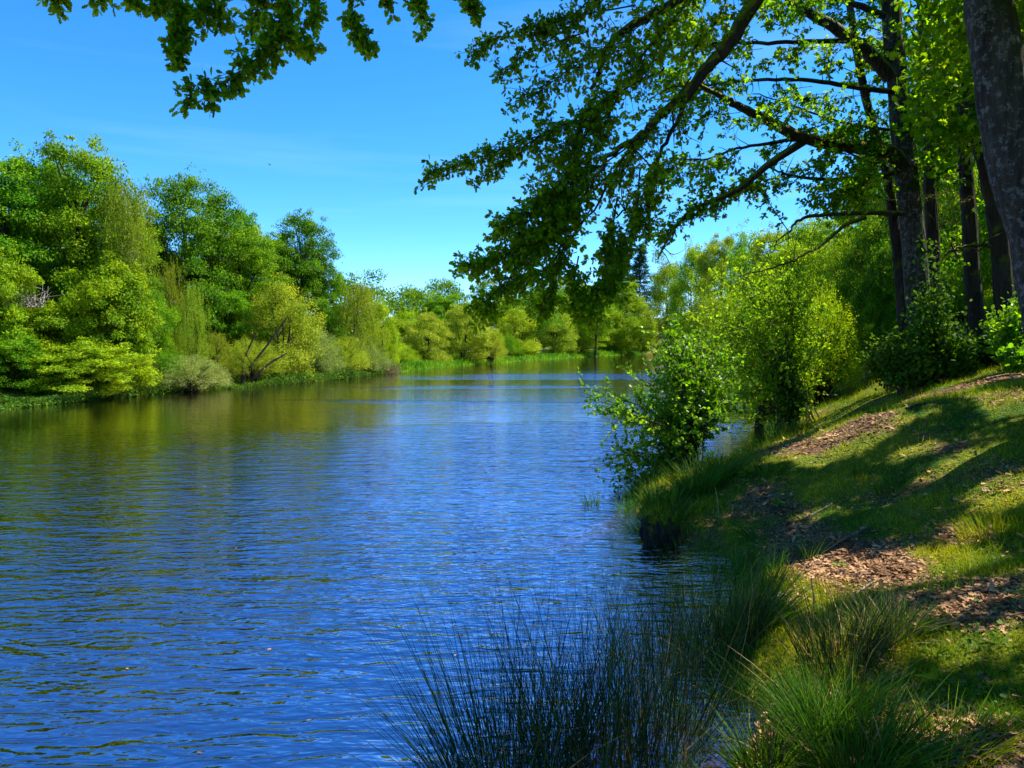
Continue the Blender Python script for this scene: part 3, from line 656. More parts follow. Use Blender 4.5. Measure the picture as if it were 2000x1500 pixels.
def blocks_sun(p):
    m = np.zeros(len(p), bool)
    for cx, cyy, cz, rx, ry in sunny:
        sx, sy = shadow_xy(p, cz)
        e = ((sx-cx)/rx)**2+((sy-cyy)/ry)**2+0.35*wob(sx, sy, 3.0, 4, 9)
        m |= e < 1
    for cx, cyy, cz, rx, ry in ((7.4, 22.5, 3.2, 3.2, 3.6), (10.5, 30, 3, 4, 6), (3.2, 14.6, 1.6, 1.5, 1.3)):
        sx, sy = shadow_xy(p, cz); m |= (((sx-cx)/rx)**2+((sy-cyy)/ry)**2 < 1) & (np.sin(p[:, 0]*2.1+p[:, 2]*1.7)+np.sin(p[:, 1]*2.3-p[:, 2]*1.3) > -.75)
    return m

class NearTree:
    def __init__(s, name, label, group, bark, origin, leafsize=.1, tmpl=OAK, mat='nearoak', cat='tree'):
        s.o = np.array(origin, float); s.T = Tubes(); s.B = Tubes(); s.pos = []; s.ax = []; s.nr = []; s.sz = []
        s.name, s.label, s.group, s.bark, s.ls, s.tmpl, s.mat, s.cat = name, label, group, bark, leafsize, tmpl, mat, cat
        s.segs = []
    def trunk(s, pts, r0, r1, sides=14):
        cv = curve(pts, 24); r = np.linspace(r0, r1, len(cv)); r = r*(1+.35*np.exp(-np.arange(len(cv))/1.5))
        cv = cv+RG.normal(0, .012, cv.shape); s.T.add(cv-s.o, r, sides); s.tr = cv; return cv
    def limb(s, pts, r0, r1, sides=8, jit=.02, twigs=0, tl=.6):
        cv = curve(pts, 5*len(pts)); cv = cv+RG.normal(0, jit, cv.shape)*np.linspace(0, 1, len(cv))[:, None]
        s.B.add(cv-s.o, np.linspace(r0, r1, len(cv)), sides)
        for k in range(twigs):
            i = RG.integers(len(cv)//4, len(cv)); b = cv[i]; d = unit(RG.normal(size=3)+np.array([0, 0, .0]))
            L = tl*RG.uniform(.4, 1.2)
            e = b+d*L; m = (b+e)/2+RG.normal(0, .12*L, 3); t = Tubes
            s.B.add(curve([b, m, e], 6)-s.o, np.linspace(max(.006, r1*.9), .003, 7)[:len(curve([b, m, e], 6))], 4)
        return cv
    def leaf_at(s, p, d, size=None, up=.3):
        n = len(p); s.pos.append(p); s.ax.append(d); s.nr.append(unit(RG.normal(size=(n, 3))*.8+np.array([0, 0, up])))
        s.sz.append((size or s.ls)*RG.uniform(.65, 1.2, n))
    def spray(s, pts, spread, ntw=30, per=9, r=.012, droop=.5, cull=False):
        """a leafy bough: twigs leave the path, leaves sit in rosettes at the twigs' ends"""
        cv = curve(pts, 5*len(pts)); s.B.add(cv-s.o, np.linspace(r, .004, len(cv)), 5)
        for k in range(ntw):
            f = RG.uniform(.12, 1)*(len(cv)-1.001); i = int(f); b = cv[i]*(1-f+i)+cv[i+1]*(f-i)
            dd = unit(cv[i+1]-cv[i])*.7+RG.normal(size=3)*.75-np.array([0, 0, droop*.5]); dd = unit(dd); L = spread*RG.uniform(.25, 1.05)
            e = b+dd*L; m = (b+e)/2+np.array([0, 0, .12*L])+RG.normal(0, .06*L, 3)
            tw = curve([b, m, e], 6)
            if r > .003: s.B.add(tw-s.o, np.linspace(.0055, .002, len(tw)), 3)
            for g in range(2):
                c = e if g == 0 else tw[len(tw)//2+RG.integers(-1, 2)]
                n = per if g == 0 else per//2
                d = unit(RG.normal(size=(n, 3))+dd*.8-np.array([0, 0, .35]))
                s.leaf_at(c+RG.normal(0, .22*s.ls, (n, 3)), d)
    def canopy(s, centres, per, rc, size):
        n = len(centres); k = np.repeat(np.arange(n), per)
        d = unit(RG.normal(size=(len(k), 3))); off = d*(RG.uniform(0, 1, len(k))**.4)[:, None]*rc*np.array([1.2, 1.2, .6])
        s.leaf_at(centres[k]+off, unit(RG.normal(size=(len(k), 3))), size, up=.9)
    def finish(s):
        e = empty(s.name, s.o); tag(e, s.label, s.cat, s.group)
        if s.T.n: obj('trunk', s.T.mesh('trunk'), M[s.bark], e)
        if s.B.n: obj('branches', s.B.mesh('branches'), M['mossbark' if s.bark != 'twig' else 'twig'], e)
        if s.pos:
            p = np.concatenate(s.pos); a = np.concatenate(s.ax); n = np.concatenate(s.nr); z = np.concatenate(s.sz)
            keep = ~(blocks_sun(p) & (p[:, 2] > 3.2))  # gaps cut in the crowns so sun falls on chosen patches
            obj('crown', leaves('crown', (p-s.o)[keep], a[keep], n[keep], z[keep], s.tmpl), M[s.mat], e)
        return e
def PP(D, *pts):
    return [P(p[0], p[1], p[2] if len(p) > 2 else D) for p in pts]
def base_at(px, D): x = (px-1000)/F*D; return (x, D, GZ(x, D))

GN = 'trunks of the oak group on the right bank'
# -- the big grey trunk at the right edge, whose boughs hang over the pond
bx = base_at(2110, 10)
A = NearTree('oak_tree', 'massive lichen-spotted oak leaning in at the right edge, boughs hanging over the pond', GN, 'barkgrey', bx, .069, OAK)
A.trunk([np.array(bx)-[0, 0, .3]]+PP(10, (2045,520), (1980,300), (1945,100), (1928,-100), (1925,-450), (1930,-800)), .38, .2, 18)
A.limb(PP(10, (1940,-330,10), (1760,-300,10), (1570,-130,9.8), (1475,0,9.7), (1420,90,9.6), (1390,122,9.6), (1340,180,9.5), (1290,225,9.4), (1245,268,9.4), (1190,305,9.3), (1150,370,9.2)), .13, .018, twigs=8)
A.limb(PP(10, (1720,-285,10), (1500,-130,10), (1320,0,10), (1250,42,10), (1190,85,10), (1168,140,10), (1155,180,9.9), (1165,235,9.9)), .085, .014, twigs=6)
A.limb(PP(9.6, (1395,118), (1345,190), (1320,240), (1290,300), (1240,380), (1205,430)), .04, .01, twigs=6)
A.limb(PP(9.4, (1250,265), (1215,310), (1190,360), (1150,420), (1110,470), (1060,520)), .022, .006)
A.limb(PP(10, (1282,30), (1287,90), (1290,150)), .022, .012)
A.limb(PP(10, (1940,-500,10), (1500,-480,8.2), (1000,-330,6.8), (560,-240,6.2), (100,-170,6.0), (-300,-200,6)), .12, .02)
for pts, sp, nt_ in [
    ([(570,-230),(560,-60),(548,40),(520,95),(455,150),(370,188)], 40, 62), ([(545,20),(575,70),(600,92)], 26, 14), ([(352,-200),(352,-20),(352,60),(345,118)], 26, 30),
    ([(110,-170),(95,-40),(110,12)], 28, 14), ([(200,-180),(205,-50),(200,15)], 26, 12), ([(270,-190),(262,-40),(258,5)], 24, 9), ([(300,-180),(305,-30),(300,20)], 24, 14),
    ([(430,-200),(420,-30),(450,52)], 30, 20), ([(400,-30),(400,20),(395,35)], 25, 10), ([(500,-90),(520,-10),(490,45)], 32, 20), ([(620,-150),(612,-20),(618,35)], 24, 12),
    ([(640,-240),(680,-60),(692,40),(722,105)], 20, 26), ([(760,-240),(752,-60),(755,2)], 26, 8), ([(805,-240),(815,-60),(820,38)], 26, 16), ([(890,-260),(905,-60),(930,28)], 26, 18),
    ([(560,-240),(580,-80),(600,0)], 30, 16)]:
    A.spray(PP(6.1, *pts), sp/F*6.1, int(nt_*1.9), 9, r=.007, droop=.6)
for pts, sp, nt_ in [
    ([(1240,10),(1110,35),(1000,62),(925,105)], 34, 46), ([(1150,60),(1040,100),(975,140)], 34, 24),
    ([(1260,150),(1110,240),(990,288),(905,318),(842,345)], 42, 80), ([(1100,240),(1000,300),(940,350)], 34, 24),
    ([(1230,285),(1120,360),(1030,420),(985,440)], 55, 60), ([(1190,340),(1080,450),(980,500),(915,517)], 42, 66),
    ([(1160,400),(1070,520),(980,560),(942,600)], 46, 70), ([(1205,390),(1190,480),(1172,560),(1160,610)], 44, 50),
    ([(1250,330),(1240,430),(1212,500),(1205,560)], 42, 44), ([(1110,470),(1080,560),(1062,600)], 38, 34),
    ([(1320,0),(1220,70),(1120,130),(1040,190)], 75, 80), ([(1300,100),(1180,200),(1080,320)], 78, 90), ([(1350,150),(1260,270),(1190,370)], 66, 60),
    ([(1200,-60),(1130,20),(1060,60)], 60, 40), ([(1380,-60),(1300,60),(1220,130)], 66, 50), ([(1160,230),(1110,330),(1060,400)], 60, 56),
    ([(1150,370),(1090,440),(1030,480)], 50, 50), ([(1290,300),(1270,380),(1260,440)], 40, 26), ([(1220,160),(1160,290),(1120,380)], 55, 46),
    ([(1140,340),(1090,420),(1010,520)], 46, 50), ([(1130,500),(1120,560),(1125,600)], 34, 26), ([(1440,-60),(1400,40),(1340,110)], 50, 30)]:
    A.spray(PP(9.4, *pts), sp/F*9.4, int(nt_*(2.5 if pts[-1][1] > 430 else 1.7)), 9, r=.011, droop=.55)

# -- main trunk
bm = base_at(1812, 20)
B = NearTree('oak_tree', 'tall mossy main oak trunk with long mossy boughs reaching left over the water', GN, 'barkgrey', bm, .105, OAKS)
B.trunk([np.array(bm)-[0, 0, .3]]+PP(20, (1795,600), (1776,400), (1757,200), (1740,0), (1728,-200), (1735,-500)), .33, .18, 16)
B.limb(PP(20, (1775,345), (1738,298,19.8), (1660,285,19.3), (1570,270,18.7), (1500,235,18.2), (1440,205,17.8), (1395,180,17.4), (1340,160,17)), .23, .03, twigs=10)
B.limb(PP(19, (1575,273,18.8), (1500,322,18.3), (1450,365,18), (1400,388,17.8), (1340,420,17.5), (1300,475,17.2), (1285,505,17.1)), .10, .015, twigs=10)
B.limb(PP(20, (1738,150), (1705,112,19.8), (1640,60,19.3), (1570,20,18.8), (1535,-5,18.5), (1470,-70,18)), .19, .06, twigs=6)
B.limb(PP(20, (1735,35), (1680,12,19.8), (1600,-15,19.5), (1500,-60,19)), .10, .04, twigs=6)
B.limb(PP(20, (1700,80,20), (1620,80,19.5), (1500,84,19), (1405,84,18.5), (1360,100,18)), .075, .02, twigs=10)
B.limb(PP(20, (1755,180), (1680,172,19.5), (1590,158,19), (1500,155,18.5), (1400,165,18), (1300,180,17.6)), .08, .015, twigs=12)
B.limb(PP(20, (1745,255), (1650,240,19.5), (1560,210,19), (1470,180,18.5)), .045, .012, twigs=12)
B.limb(PP(20, (1560,270,18.7), (1500,280,18.5), (1440,290,18.4), (1380,310,18.3), (1320,310,18.2)), .05, .012, twigs=8)
B.limb(PP(20, (1765,335), (1650,350,19.6), (1560,346,19.2), (1505,328,19)), .07, .02, twigs=8)
B.limb(PP(20, (1790,418), (1700,416,19.5), (1600,420,19), (1560,430,18.8), (1540,452,18.7), (1505,482,18.5)), .07, .01, twigs=14, tl=.8)
B.limb(PP(20, (1690,425,19.4), (1650,440,19), (1610,475,18.6), (1560,503,18.2), (1500,525,17.8), (1437,540,17.4)), .055, .01, twigs=9, tl=.7)
for D, pts, sp, nt_ in [
    (17.4, [(1400,388),(1340,420),(1290,475)], 34, 40), (18.2, [(1500,322),(1430,372),(1390,400)], 34, 30), (17.5, [(1440,205),(1350,165),(1290,150)], 50, 46),
    (18, [(1500,155),(1400,165),(1320,190)], 45, 40), (18.5, [(1500,84),(1405,84),(1330,70)], 50, 46), (18.5, [(1560,20),(1490,-10),(1420,-30)], 50, 34),
    (19, [(1600,-10),(1560,20),(1500,40)], 45, 30), (18.5, [(1380,310),(1320,320),(1270,350)], 42, 40), (19, [(1560,346),(1500,350),(1440,370)], 38, 36),
    (19.3, [(1720,350),(1660,370),(1620,400)], 50, 50), (19.5, [(1700,250),(1640,270),(1600,320)], 42, 34), (19.5, [(1740,300),(1690,340),(1660,390)], 45, 46),
    (19, [(1690,150),(1640,130),(1610,120)], 30, 14), (19, [(1620,240),(1560,260),(1500,300)], 30, 22), (18, [(1450,290),(1400,330),(1360,370)], 40, 30),
    (19.5, [(1720,60),(1660,40),(1620,10)], 34, 20), (17.5, [(1380,-40),(1330,20),(1290,60)], 60, 40), (19, [(1650,220),(1600,200),(1560,190)], 26, 12),
    (19, [(1540,452),(1505,400),(1490,380)], 25, 10), (19.6, [(1760,240),(1800,200),(1840,180)], 45, 40), (19.8, [(1780,330),(1820,330),(1850,350)], 45, 40)]:
    B.spray(PP(D, *pts), sp/F*D, int(nt_*1.6), 9, r=.014, droop=.2)
for k in range(34):
    D = RG.uniform(17, 19.6); x0 = RG.uniform(1330, 1700); y0 = RG.uniform(-60, 400)
    if y0 > 230 and x0 < 1560 and y0 > 230+(1560-x0)*.1 and x0 > 1400: continue
    B.spray(PP(D, (x0+60, y0-10), (x0, y0), (x0-50, y0+25)), 38/F*D, 20, 9, r=.008, droop=.2)
for k in range(64):
    D = RG.uniform(19.8, 24); x0 = RG.uniform(1650, 1980); y0 = RG.uniform(-60, 520)
    (C2 if False else B).spray(PP(D, (x0+50, y0-20), (x0, y0), (x0-40, y0+35)), 46/F*D, 26, 10, r=.008, droop=.3)

# -- companions
def companion(label, px_pts, D, r0, r1, bark, basepx, sprays=(), limbs=()):
    b = base_at(basepx, D); t = NearTree('oak_tree', label, GN, bark, b, .105, OAKS)
    t.trunk([np.array(b)-[0, 0, .3]]+PP(D, *px_pts), r0, r1, 10)
    for l in limbs: t.limb(PP(D, *l[0]), l[1], l[2], twigs=8)
    for s_ in sprays: t.spray(PP(D, *s_[0]), s_[1]/F*D, s_[2], 8, r=.014, droop=.2)
    return t
C1 = companion('thin leaning trunk just left of the main mossy oak', [(1762,600),(1747,450),(1728,330),(1690,190),(1665,40),(1650,-80),(1640,-250)], 20.6, .15, .07, 'bark', 1775,
               [([(1740,400),(1700,470),(1660,500)], 42, 40), ([(1750,500),(1710,540),(1690,580)], 42, 40)], [([(1728,330),(1640,290),(1580,262),(1510,235)], .035, .01)])
C2 = companion('reddish slim trunk close behind the right side of the main oak', [(1826,600),(1820,450),(1814,300),(1808,150),(1800,-50),(1795,-300)], 21.5, .19, .12, 'bark', 1832,
               [([(1815,60),(1850,90),(1880,140)], 50, 46), ([(1815,200),(1850,240),(1880,300)], 45, 46), ([(1815,330),(1850,380),(1870,440)], 36, 26)])
C3 = companion('slim dark trunk standing alone between the main oak and the bent trunk', [(1906,620),(1896,480),(1888,350),(1880,250),(1872,120),(1862,-50),(1850,-300)], 22.5, .25, .12, 'bark', 1912,
               [([(1875,60),(1910,60),(1950,20)], 50, 46), ([(1880,160),(1850,200),(1830,250)], 44, 40), ([(1885,240),(1930,240),(1960,250)], 36, 36), ([(1885,330),(1850,345),(1820,370)], 30, 14)],
               [([(1885,330),(1850,335),(1800,350)], .04, .012)])
C4 = companion('dark bent trunk with a crooked bough, left of the big grey trunk', [(1962,600),(1950,450),(1930,340),(1905,240),(1890,120),(1885,-50),(1880,-250)], 19, .25, .14, 'bark', 1968,
               [([(1900,200),(1930,170),(1960,150)], 40, 34), ([(1895,60),(1860,40),(1830,20)], 46, 40)], [([(1955,500),(1930,480),(1890,480),(1850,490)], .06, .03)])
C5 = companion('straight dark trunk half hidden by the big grey trunk', [(1992,600),(1985,450),(1975,320),(1962,180),(1955,0),(1950,-250)], 21, .24, .14, 'bark', 1995,
               [([(1960,100),(1930,90),(1900,110)], 45, 36), ([(1970,260),(1940,300),(1915,320)], 36, 30)])
# -- shade trees just outside the right edge of the view
Rs = []
for (x, y, h, lab) in [(9.8, 4.2, 9.5, 'oak standing just beyond the right edge, shading the near bank'), (13.5, 11.5, 10, 'oak beyond the right edge, uphill of the big grey trunk'), (8.8, -1.6, 9, 'oak behind the photographer on the bank')]:
    b = (x, y, GZ(x, y)); t = NearTree('oak_tree', lab, GN, 'barkgrey', b, .13, DIAMOND)
    t.trunk([(x, y, b[2]-.3), (x-.1, y, 4), (x-.3, y+.1, h)], .3, .16, 12)
    for k in range(7):
        a = k*.9; t.limb([(x-.1, y, 4.5+k*.5), (x+1.6*math.cos(a), y+1.6*math.sin(a), 6.5+k*.5), (x+3.6*math.cos(a), y+3.6*math.sin(a), 7.6+k*.6)], .1, .02)
    Rs.append(t)
# mostly unseen canopy, placed sunward to shade the bank: leaf clumps shared out to the nearest tree
near = [(A, 7, 10), (B, 10.9, 20), (C2, 11.9, 21.5), (C4, 12.2, 19), (C3, 13.6, 22.5), (Rs[0], 9.8, 4.2), (Rs[1], 13.5, 11.5), (Rs[2], 8.8, -1.6)]
NC = 6500; gx = RG.uniform(-1.8, 17, NC); gy = RG.uniform(-1, 36, NC); hz = RG.uniform(7.0, 13.0, NC)
dz = (hz-1)/SUN[2]; cx_ = gx+SUN[0]*dz; cy_ = gy+SUN[1]*dz; cc_ = np.column_stack([cx_, cy_, hz])
pxx, pyy, _f = project(cc_)
ok = (cy_ < 1) | (pyy < -90) | ((pxx > 1790) & (pxx < 2150)) | (pxx > 2150)
ok &= ~((cx_ < 3.2) & (cy_ > 2))
ok &= (gy < 12) | ((gy < 17) & (gx > 3.7)) | (gx > .56*gy)
ok &= ~((cx_ > 2.5) & (cx_ < 8.5) & (cy_ > 6.8) & (cy_ < 10.2) & (RG.uniform(0, 1, len(cx_)) < .75))
cc_ = cc_[ok]
near_d = np.stack([np.hypot(cc_[:, 0]-x, cc_[:, 1]-y) for _, x, y in near]); who = near_d.argmin(0)
for i, (t, x, y) in enumerate(near):
    c = cc_[(who == i) & (near_d.min(0) < 10)]
    if len(c): t.canopy(c, 75, .62, .19)
# unseen clumps added high on the big tree to shade its hanging boughs
def above(lo, hi, n, t0, t1):
    p = np.column_stack([RG.uniform(lo[i], hi[i], n) for i in range(3)])+SUN*RG.uniform(t0, t1, n)[:, None]
    a_, b_, f_ = project(p); return p[(b_ < -150) | (a_ > 2150) | (p[:, 1] < .5)]
A.canopy(above((-3.6, 5.2, 4.8), (0, 6.8, 6.8), 420, 3.2, 6.5), 75, .6, .17)
A.canopy(above((-.8, 8.8, 3.0), (.6, 10, 6.5), 60, 5, 8), 70, .6, .17)
for t in [A, B, C1, C2, C3, C4, C5]+Rs: t.finish()

# -- low shrubs and ivy at the trunk bases
def leafy_mound(name, label, px, D, wpx, top, n, mat, seed, size=.09, tmpl=ROUND, cat='bush', group=None, stems=14, base=None):
    rg = np.random.default_rng(seed); x = (px-1000)/F*D; z = GZ(x, D) if base is None else base; o = np.array([x, D, z])
    H = P(px, top, D)[2]-z; rr = wpx/2/F*D; T = Tubes(); pos = []; ax = []
    for s in range(stems):
        a = rg.uniform(0, 6.28); u = rg.uniform(.15, 1)**.6; e = np.array([rr*u*math.cos(a), rr*u*math.sin(a)*.8, H*math.sqrt(max(.1, 1-.85*u*u))*rg.uniform(.6, 1)])
        cv = curve([rg.normal(0, .05, 3)*[1, 1, 0]-[0, 0, .05], e*.55+[0, 0, H*.12], e], 8); T.add(cv, np.linspace(.012, .003, len(cv)), 4)
        m = n//stems; uu = rg.uniform(.25, 1, m)*(len(cv)-1.01); i = uu.astype(int); fr = (uu-i)[:, None]
        p = cv[i]*(1-fr)+cv[i+1]*fr; pos.append(p+rg.normal(0, .16, (m, 3))*(rr+H)*.35); ax.append(rg.normal(size=(m, 3))+unit(e))
    pos = np.concatenate(pos); ax = np.concatenate(ax); pos[:, 2] = np.maximum(pos[:, 2], .03)
    e_ = empty(name, o); tag(e_, label, cat, group)
    obj('stems', T.mesh('stems'), M['twig'], e_)
    obj('foliage', leaves('foliage', pos, unit(ax), unit(rg.normal(size=pos.shape)*.6+[0, 0, .8]), size*rg.uniform(.6, 1.3, len(pos)), tmpl), M[mat], e_)
    return e_
GB = 'brambles and saplings under the oak group'
for i, (px, D, wd, top, n, lab) in enumerate([
    (1738, 21.5, 90, 640, 2600, 'bramble left of the leaning thin trunk, at the edge of the path'), (1760, 19, 120, 640, 3600, 'ivy bramble wrapping the left foot of the main oak'),
    (1830, 19.4, 120, 600, 3600, 'leafy sapling thicket hiding the right foot of the main oak'), (1890, 20.5, 110, 660, 3000, 'dark bramble in front of the slim middle trunk'),
    (1945, 19.5, 110, 650, 3000, 'dark bramble at the foot of the bent trunk'), (1990, 16.5, 100, 670, 2600, 'sunlit bramble at the right edge below the big trunk'),
    (1868, 19, 100, 680, 2600, 'low bramble on the slope above the grass path'), (1790, 19, 90, 690, 2000, 'low dark weeds before the main oak'), (1975, 17.5, 100, 560, 2400, 'hazel sapling with pale leaves beside the big grey trunk'),
    (1548, 21.6, 90, 745, 1800, 'low leafy weeds around the foot of the slanting bush stems'),
    (1815, 19.2, 60, 430, 1500, 'ivy and sprouts climbing the main oak')]):
    leafy_mound('bramble', lab, px, D, wd, top, n, 'bramble' if i not in (5, 8) else 'alder', 300+i, group=GB, cat='bush', size=.10)

# ------------------------------------------------------------------ water-edge bushes (alder)
def shoot_bush(name, label, base, shoots, nleaf, size, seed, mat='alder', rs=.014, sub=9, subl=.45, tmpl=ROUND, wig=.05, foot=.12):
    rg = np.random.default_rng(seed); T = Tubes(); pos = []; ax = []; o = np.array(base, float)
    for sh in shoots:
        cv = curve([o+rg.normal(0, foot, 3)*[1, 1, 0]-[0, 0, .15]]+[np.array(p) for p in sh], 16); cv += rg.normal(0, wig*.3, cv.shape)*np.linspace(0, 1, len(cv))[:, None]
        T.add(cv-o, np.linspace(rs, .004, len(cv)), 5)
        for k in range(sub):
            f = rg.uniform(.3, 1)*(len(cv)-1.01); i = int(f); b = cv[i]; d = unit(unit(cv[i+1]-cv[i])*.7+rg.normal(size=3)*.7); L = subl*rg.uniform(.35, 1.1)
            e = b+d*L; tw = curve([b, (b+e)/2+rg.normal(0, .05*L, 3), e], 6); T.add(tw-o, np.linspace(.005, .002, len(tw)), 3)
            n = nleaf; u = rg.uniform(.1, 1, n)*(len(tw)-1.01); j = u.astype(int)
            p = tw[j]*(1-(u-j)[:, None])+tw[j+1]*(u-j)[:, None]
            dd = unit(d+rg.normal(size=(n, 3))*.8-[0, 0, .15]); pos.append(p+dd*.015); ax.append(dd)
    pos = np.concatenate(pos)-o; ax = np.concatenate(ax)
    e_ = empty(name, o); tag(e_, label, 'bush')
    obj('stems', T.mesh('stems'), M['twig'], e_)
    obj('foliage', leaves('foliage', pos, ax, unit(rg.normal(size=pos.shape)*.7+[0, 0, .7]), size*rg.uniform(.55, 1.2, len(pos)), tmpl), M[mat], e_)
    return e_
rg = np.random.default_rng(8)
D1 = 14.6; b1 = P(1352, 935, D1); b1[2] = max(GZ(b1[0], b1[1]), 0.05)
sh = []
for tx, ty, n in [(1170,775,5),(1180,885,4),(1210,820,4),(1240,740,5),(1280,690,5),(1295,650,4),(1330,700,5),(1370,660,5),(1400,690,5),(1420,760,4),(1260,790,5),(1310,760,5),(1350,740,4),(1390,800,3),(1250,870,4),(1230,930,3),(1200,905,2),(1440,720,2)]:
    for k in range(n):
        X = tx+rg.normal(0, 16); Y = ty+rg.normal(0, 14); D = D1+rg.normal(0, .55)
        e = P(X, Y, D); m = b1*.5+e*.5+np.array([(b1[0]-e[0])*.18, rg.normal(0, .1), .12*abs(e[2]-b1[2])])
        sh.append([m, e])
shoot_bush('alder_bush', 'leafy alder bush with many thin stems on the small headland, leaning over the water', b1, sh, 17, .072, 81, sub=13, subl=.6)
D2 = 22; b2 = P(1548, 835, D2); b2[2] = max(GZ(b2[0], b2[1]), .05)
sh = []
for tx, ty, n in [(1430,560,5),(1440,640,5),(1480,600,6),(1520,560,5),(1560,600,4),(1400,700,4),(1450,740,4),(1500,690,5),(1540,680,4),(1410,790,3),(1390,640,4),(1470,520,3),(1330,690,3),(1580,680,3),(1360,600,3)]:
    for k in range(n):
        e = P(tx+rg.normal(0, 18), ty+rg.normal(0, 18), D2+rg.normal(0, 1.0)); m = b2*.45+e*.55+np.array([(b2[0]-e[0])*.18, 0, .16*abs(e[2]-b2[2])]); sh.append([m, e])
sh.append([P(1500,740,D2), P(1465,690,D2), P(1415,655,D2), P(1380,650,D2)])
shoot_bush('alder_bush', 'taller bush behind the headland with slanting stems and one long arching stem', b2, sh, 19, .09, 82, mat='fresh', rs=.016, sub=15, subl=1.1, foot=.38)

# ------------------------------------------------------------------ grasses
def blades_mesh(name, base, tipdir, length, width, bend, rg, segs=4):
    """curved tapering blades; base (n,3), tipdir (n,3) initial direction, bend (n,3) sideways drift"""
    n = len(base); t = np.linspace(0, 1, segs+1)
    c = base[:, None, :]+length[:, None, None]*(t[None, :, None]*tipdir[:, None, :]+(t**2)[None, :, None]*bend[:, None, :])
    side = unit(np.cross(tipdir+bend*.5, rg.normal(size=(n, 3))))
    wv = width[:, None]*(1-t[None, :]**1.6)
    Lf = c[:, :-1]-side[:, None, :]*wv[:, :-1, None]; Rt = c[:, :-1]+side[:, None, :]*wv[:, :-1, None]
    V = np.concatenate([Lf, Rt, c[:, -1:]], 1); s = segs
    faces = [(i, i+1, s+i+1, s+i) for i in range(s-1)]+[(s-1, 2*s, 2*s-1)]
    return inst_mesh(name, V, faces)

def tuft(name, label, cat, cx, cyy, rad, n, hgt, lean, bend, width, mat, seed, group=None, z=None, drift=(0, 0), dry=0):
    rg = np.random.default_rng(seed); a = rg.uniform(0, 6.28, n); r = rad*np.sqrt(rg.uniform(0, 1, n))
    x = r*np.cos(a); y = r*np.sin(a)
    z0 = GZ(cx, cyy) if z is None else z; o = np.array([cx, cyy, z0])
    gz = np.maximum(height(cx+x, cyy+y), -0.35)-z0
    base = np.column_stack([x, y, gz-.03])
    ou = np.column_stack([x/rad, y/rad, np.zeros(n)])
    td = unit(ou*lean+rg.normal(0, .13, (n, 3))*[1, 1, 0]+np.array([drift[0], drift[1], 1.0]))
    bd = ou*bend+rg.normal(0, .10, (n, 3))+np.array([0, 0, -abs(bend)*.5])
    L = hgt*rg.uniform(.45, 1.0, n)**.8
    e = empty(name, o); tag(e, label, cat, group)
    me = blades_mesh('blades', base, td, L, width*rg.uniform(.7, 1.2, n), bd, rg); obj('blades', me, M[mat], e)
    if dry >= 8:
        k = rg.integers(0, n, dry); me = blades_mesh('dry_blades', base[k], unit(td[k]+rg.normal(0, .3, (dry, 3))*[1, 1, .3]), L[k]*.95, np.full(dry, width), bd[k]+rg.normal(0, .25, (dry, 3))*[1, 1, .6], rg)
        obj('dry_blades', me, M['straw'], e)
    return e
GRU = 'rush clumps in the shallows'
tuft('rush_clump', 'large dark rush clump at the bottom centre, tall stems before the rippled water', 'rushes', .05, 4.95, .36, 400, 1.85, .30, .10, .0038, 'rush', 401, GRU, z=-.2, drift=(-.07, .0), dry=24)
tuft('rush_clump', 'leftmost rush clump of the shallows, stems splayed left over open water', 'rushes', -.10, 4.8, .24, 220, 1.5, .42, .12, .0038, 'rush', 402, GRU, z=-.25, drift=(-.18, 0), dry=14)
tuft('rush_clump', 'dense dark rush clump right of the bottom centre, beside the brown shallows', 'rushes', .55, 5.05, .38, 430, 1.8, .25, .08, .0038, 'rush', 403, GRU, z=-.2, drift=(-.03, 0), dry=30)
tuft('rush_clump', 'rush clump nearest the muddy brown shallows under the bank', 'rushes', .98, 5.25, .34, 340, 1.65, .25, .08, .0038, 'rush', 404, GRU, z=-.15, drift=(.0, 0), dry=34)
tuft('rush_clump', 'thin rush clump farther out toward the dark tuft on the bank', 'rushes', 1.35, 6.6, .4, 380, 1.3, .3, .1, .0038, 'rush', 405, GRU, z=-.2, dry=10)
tuft('rush_clump', 'tall thin grasses and rushes below the mossy stump, against dark water', 'rushes', 1.95, 8.0, .45, 260, 1.0, .35, .15, .004, 'sedge', 408, GRU, z=-.1, dry=30)
tuft('rush_clump', 'rush clump by the bank edge right of the thin clump', 'rushes', 1.85, 6.7, .35, 300, 1.05, .3, .12, .004, 'rush', 409, GRU, z=-.1, dry=30)
tuft('rush_clump', 'dark sedges standing in the little notch right of the mossy stump', 'rushes', 2.35, 9.9, .28, 240, .6, .4, .2, .0045, 'sedge', 410, GRU, z=-.05, dry=12)
tuft('rush_clump', 'dark drooping sedges on the bank edge between stump and rushes', 'rushes', 2.6, 9.0, .3, 300, .65, .45, .25, .0045, 'sedge', 411, GRU, z=.02, dry=16)
tuft('rush_clump', 'two lone rush stems crossing at the bottom edge, left of the big clump', 'rushes', -.58, 4.75, .05, 5, 1.0, .2, .05, .004, 'rush', 406, GRU, z=-.2, drift=(-.28, 0))
tuft('rush_clump', 'single rush blade poking into the frame at the bottom edge left of centre', 'rushes', -.98, 4.7, .05, 4, .45, .3, .2, .004, 'rush', 407, GRU, z=-.2, drift=(-.9, 0))
GSE = 'grass and sedge tussocks along the near bank'
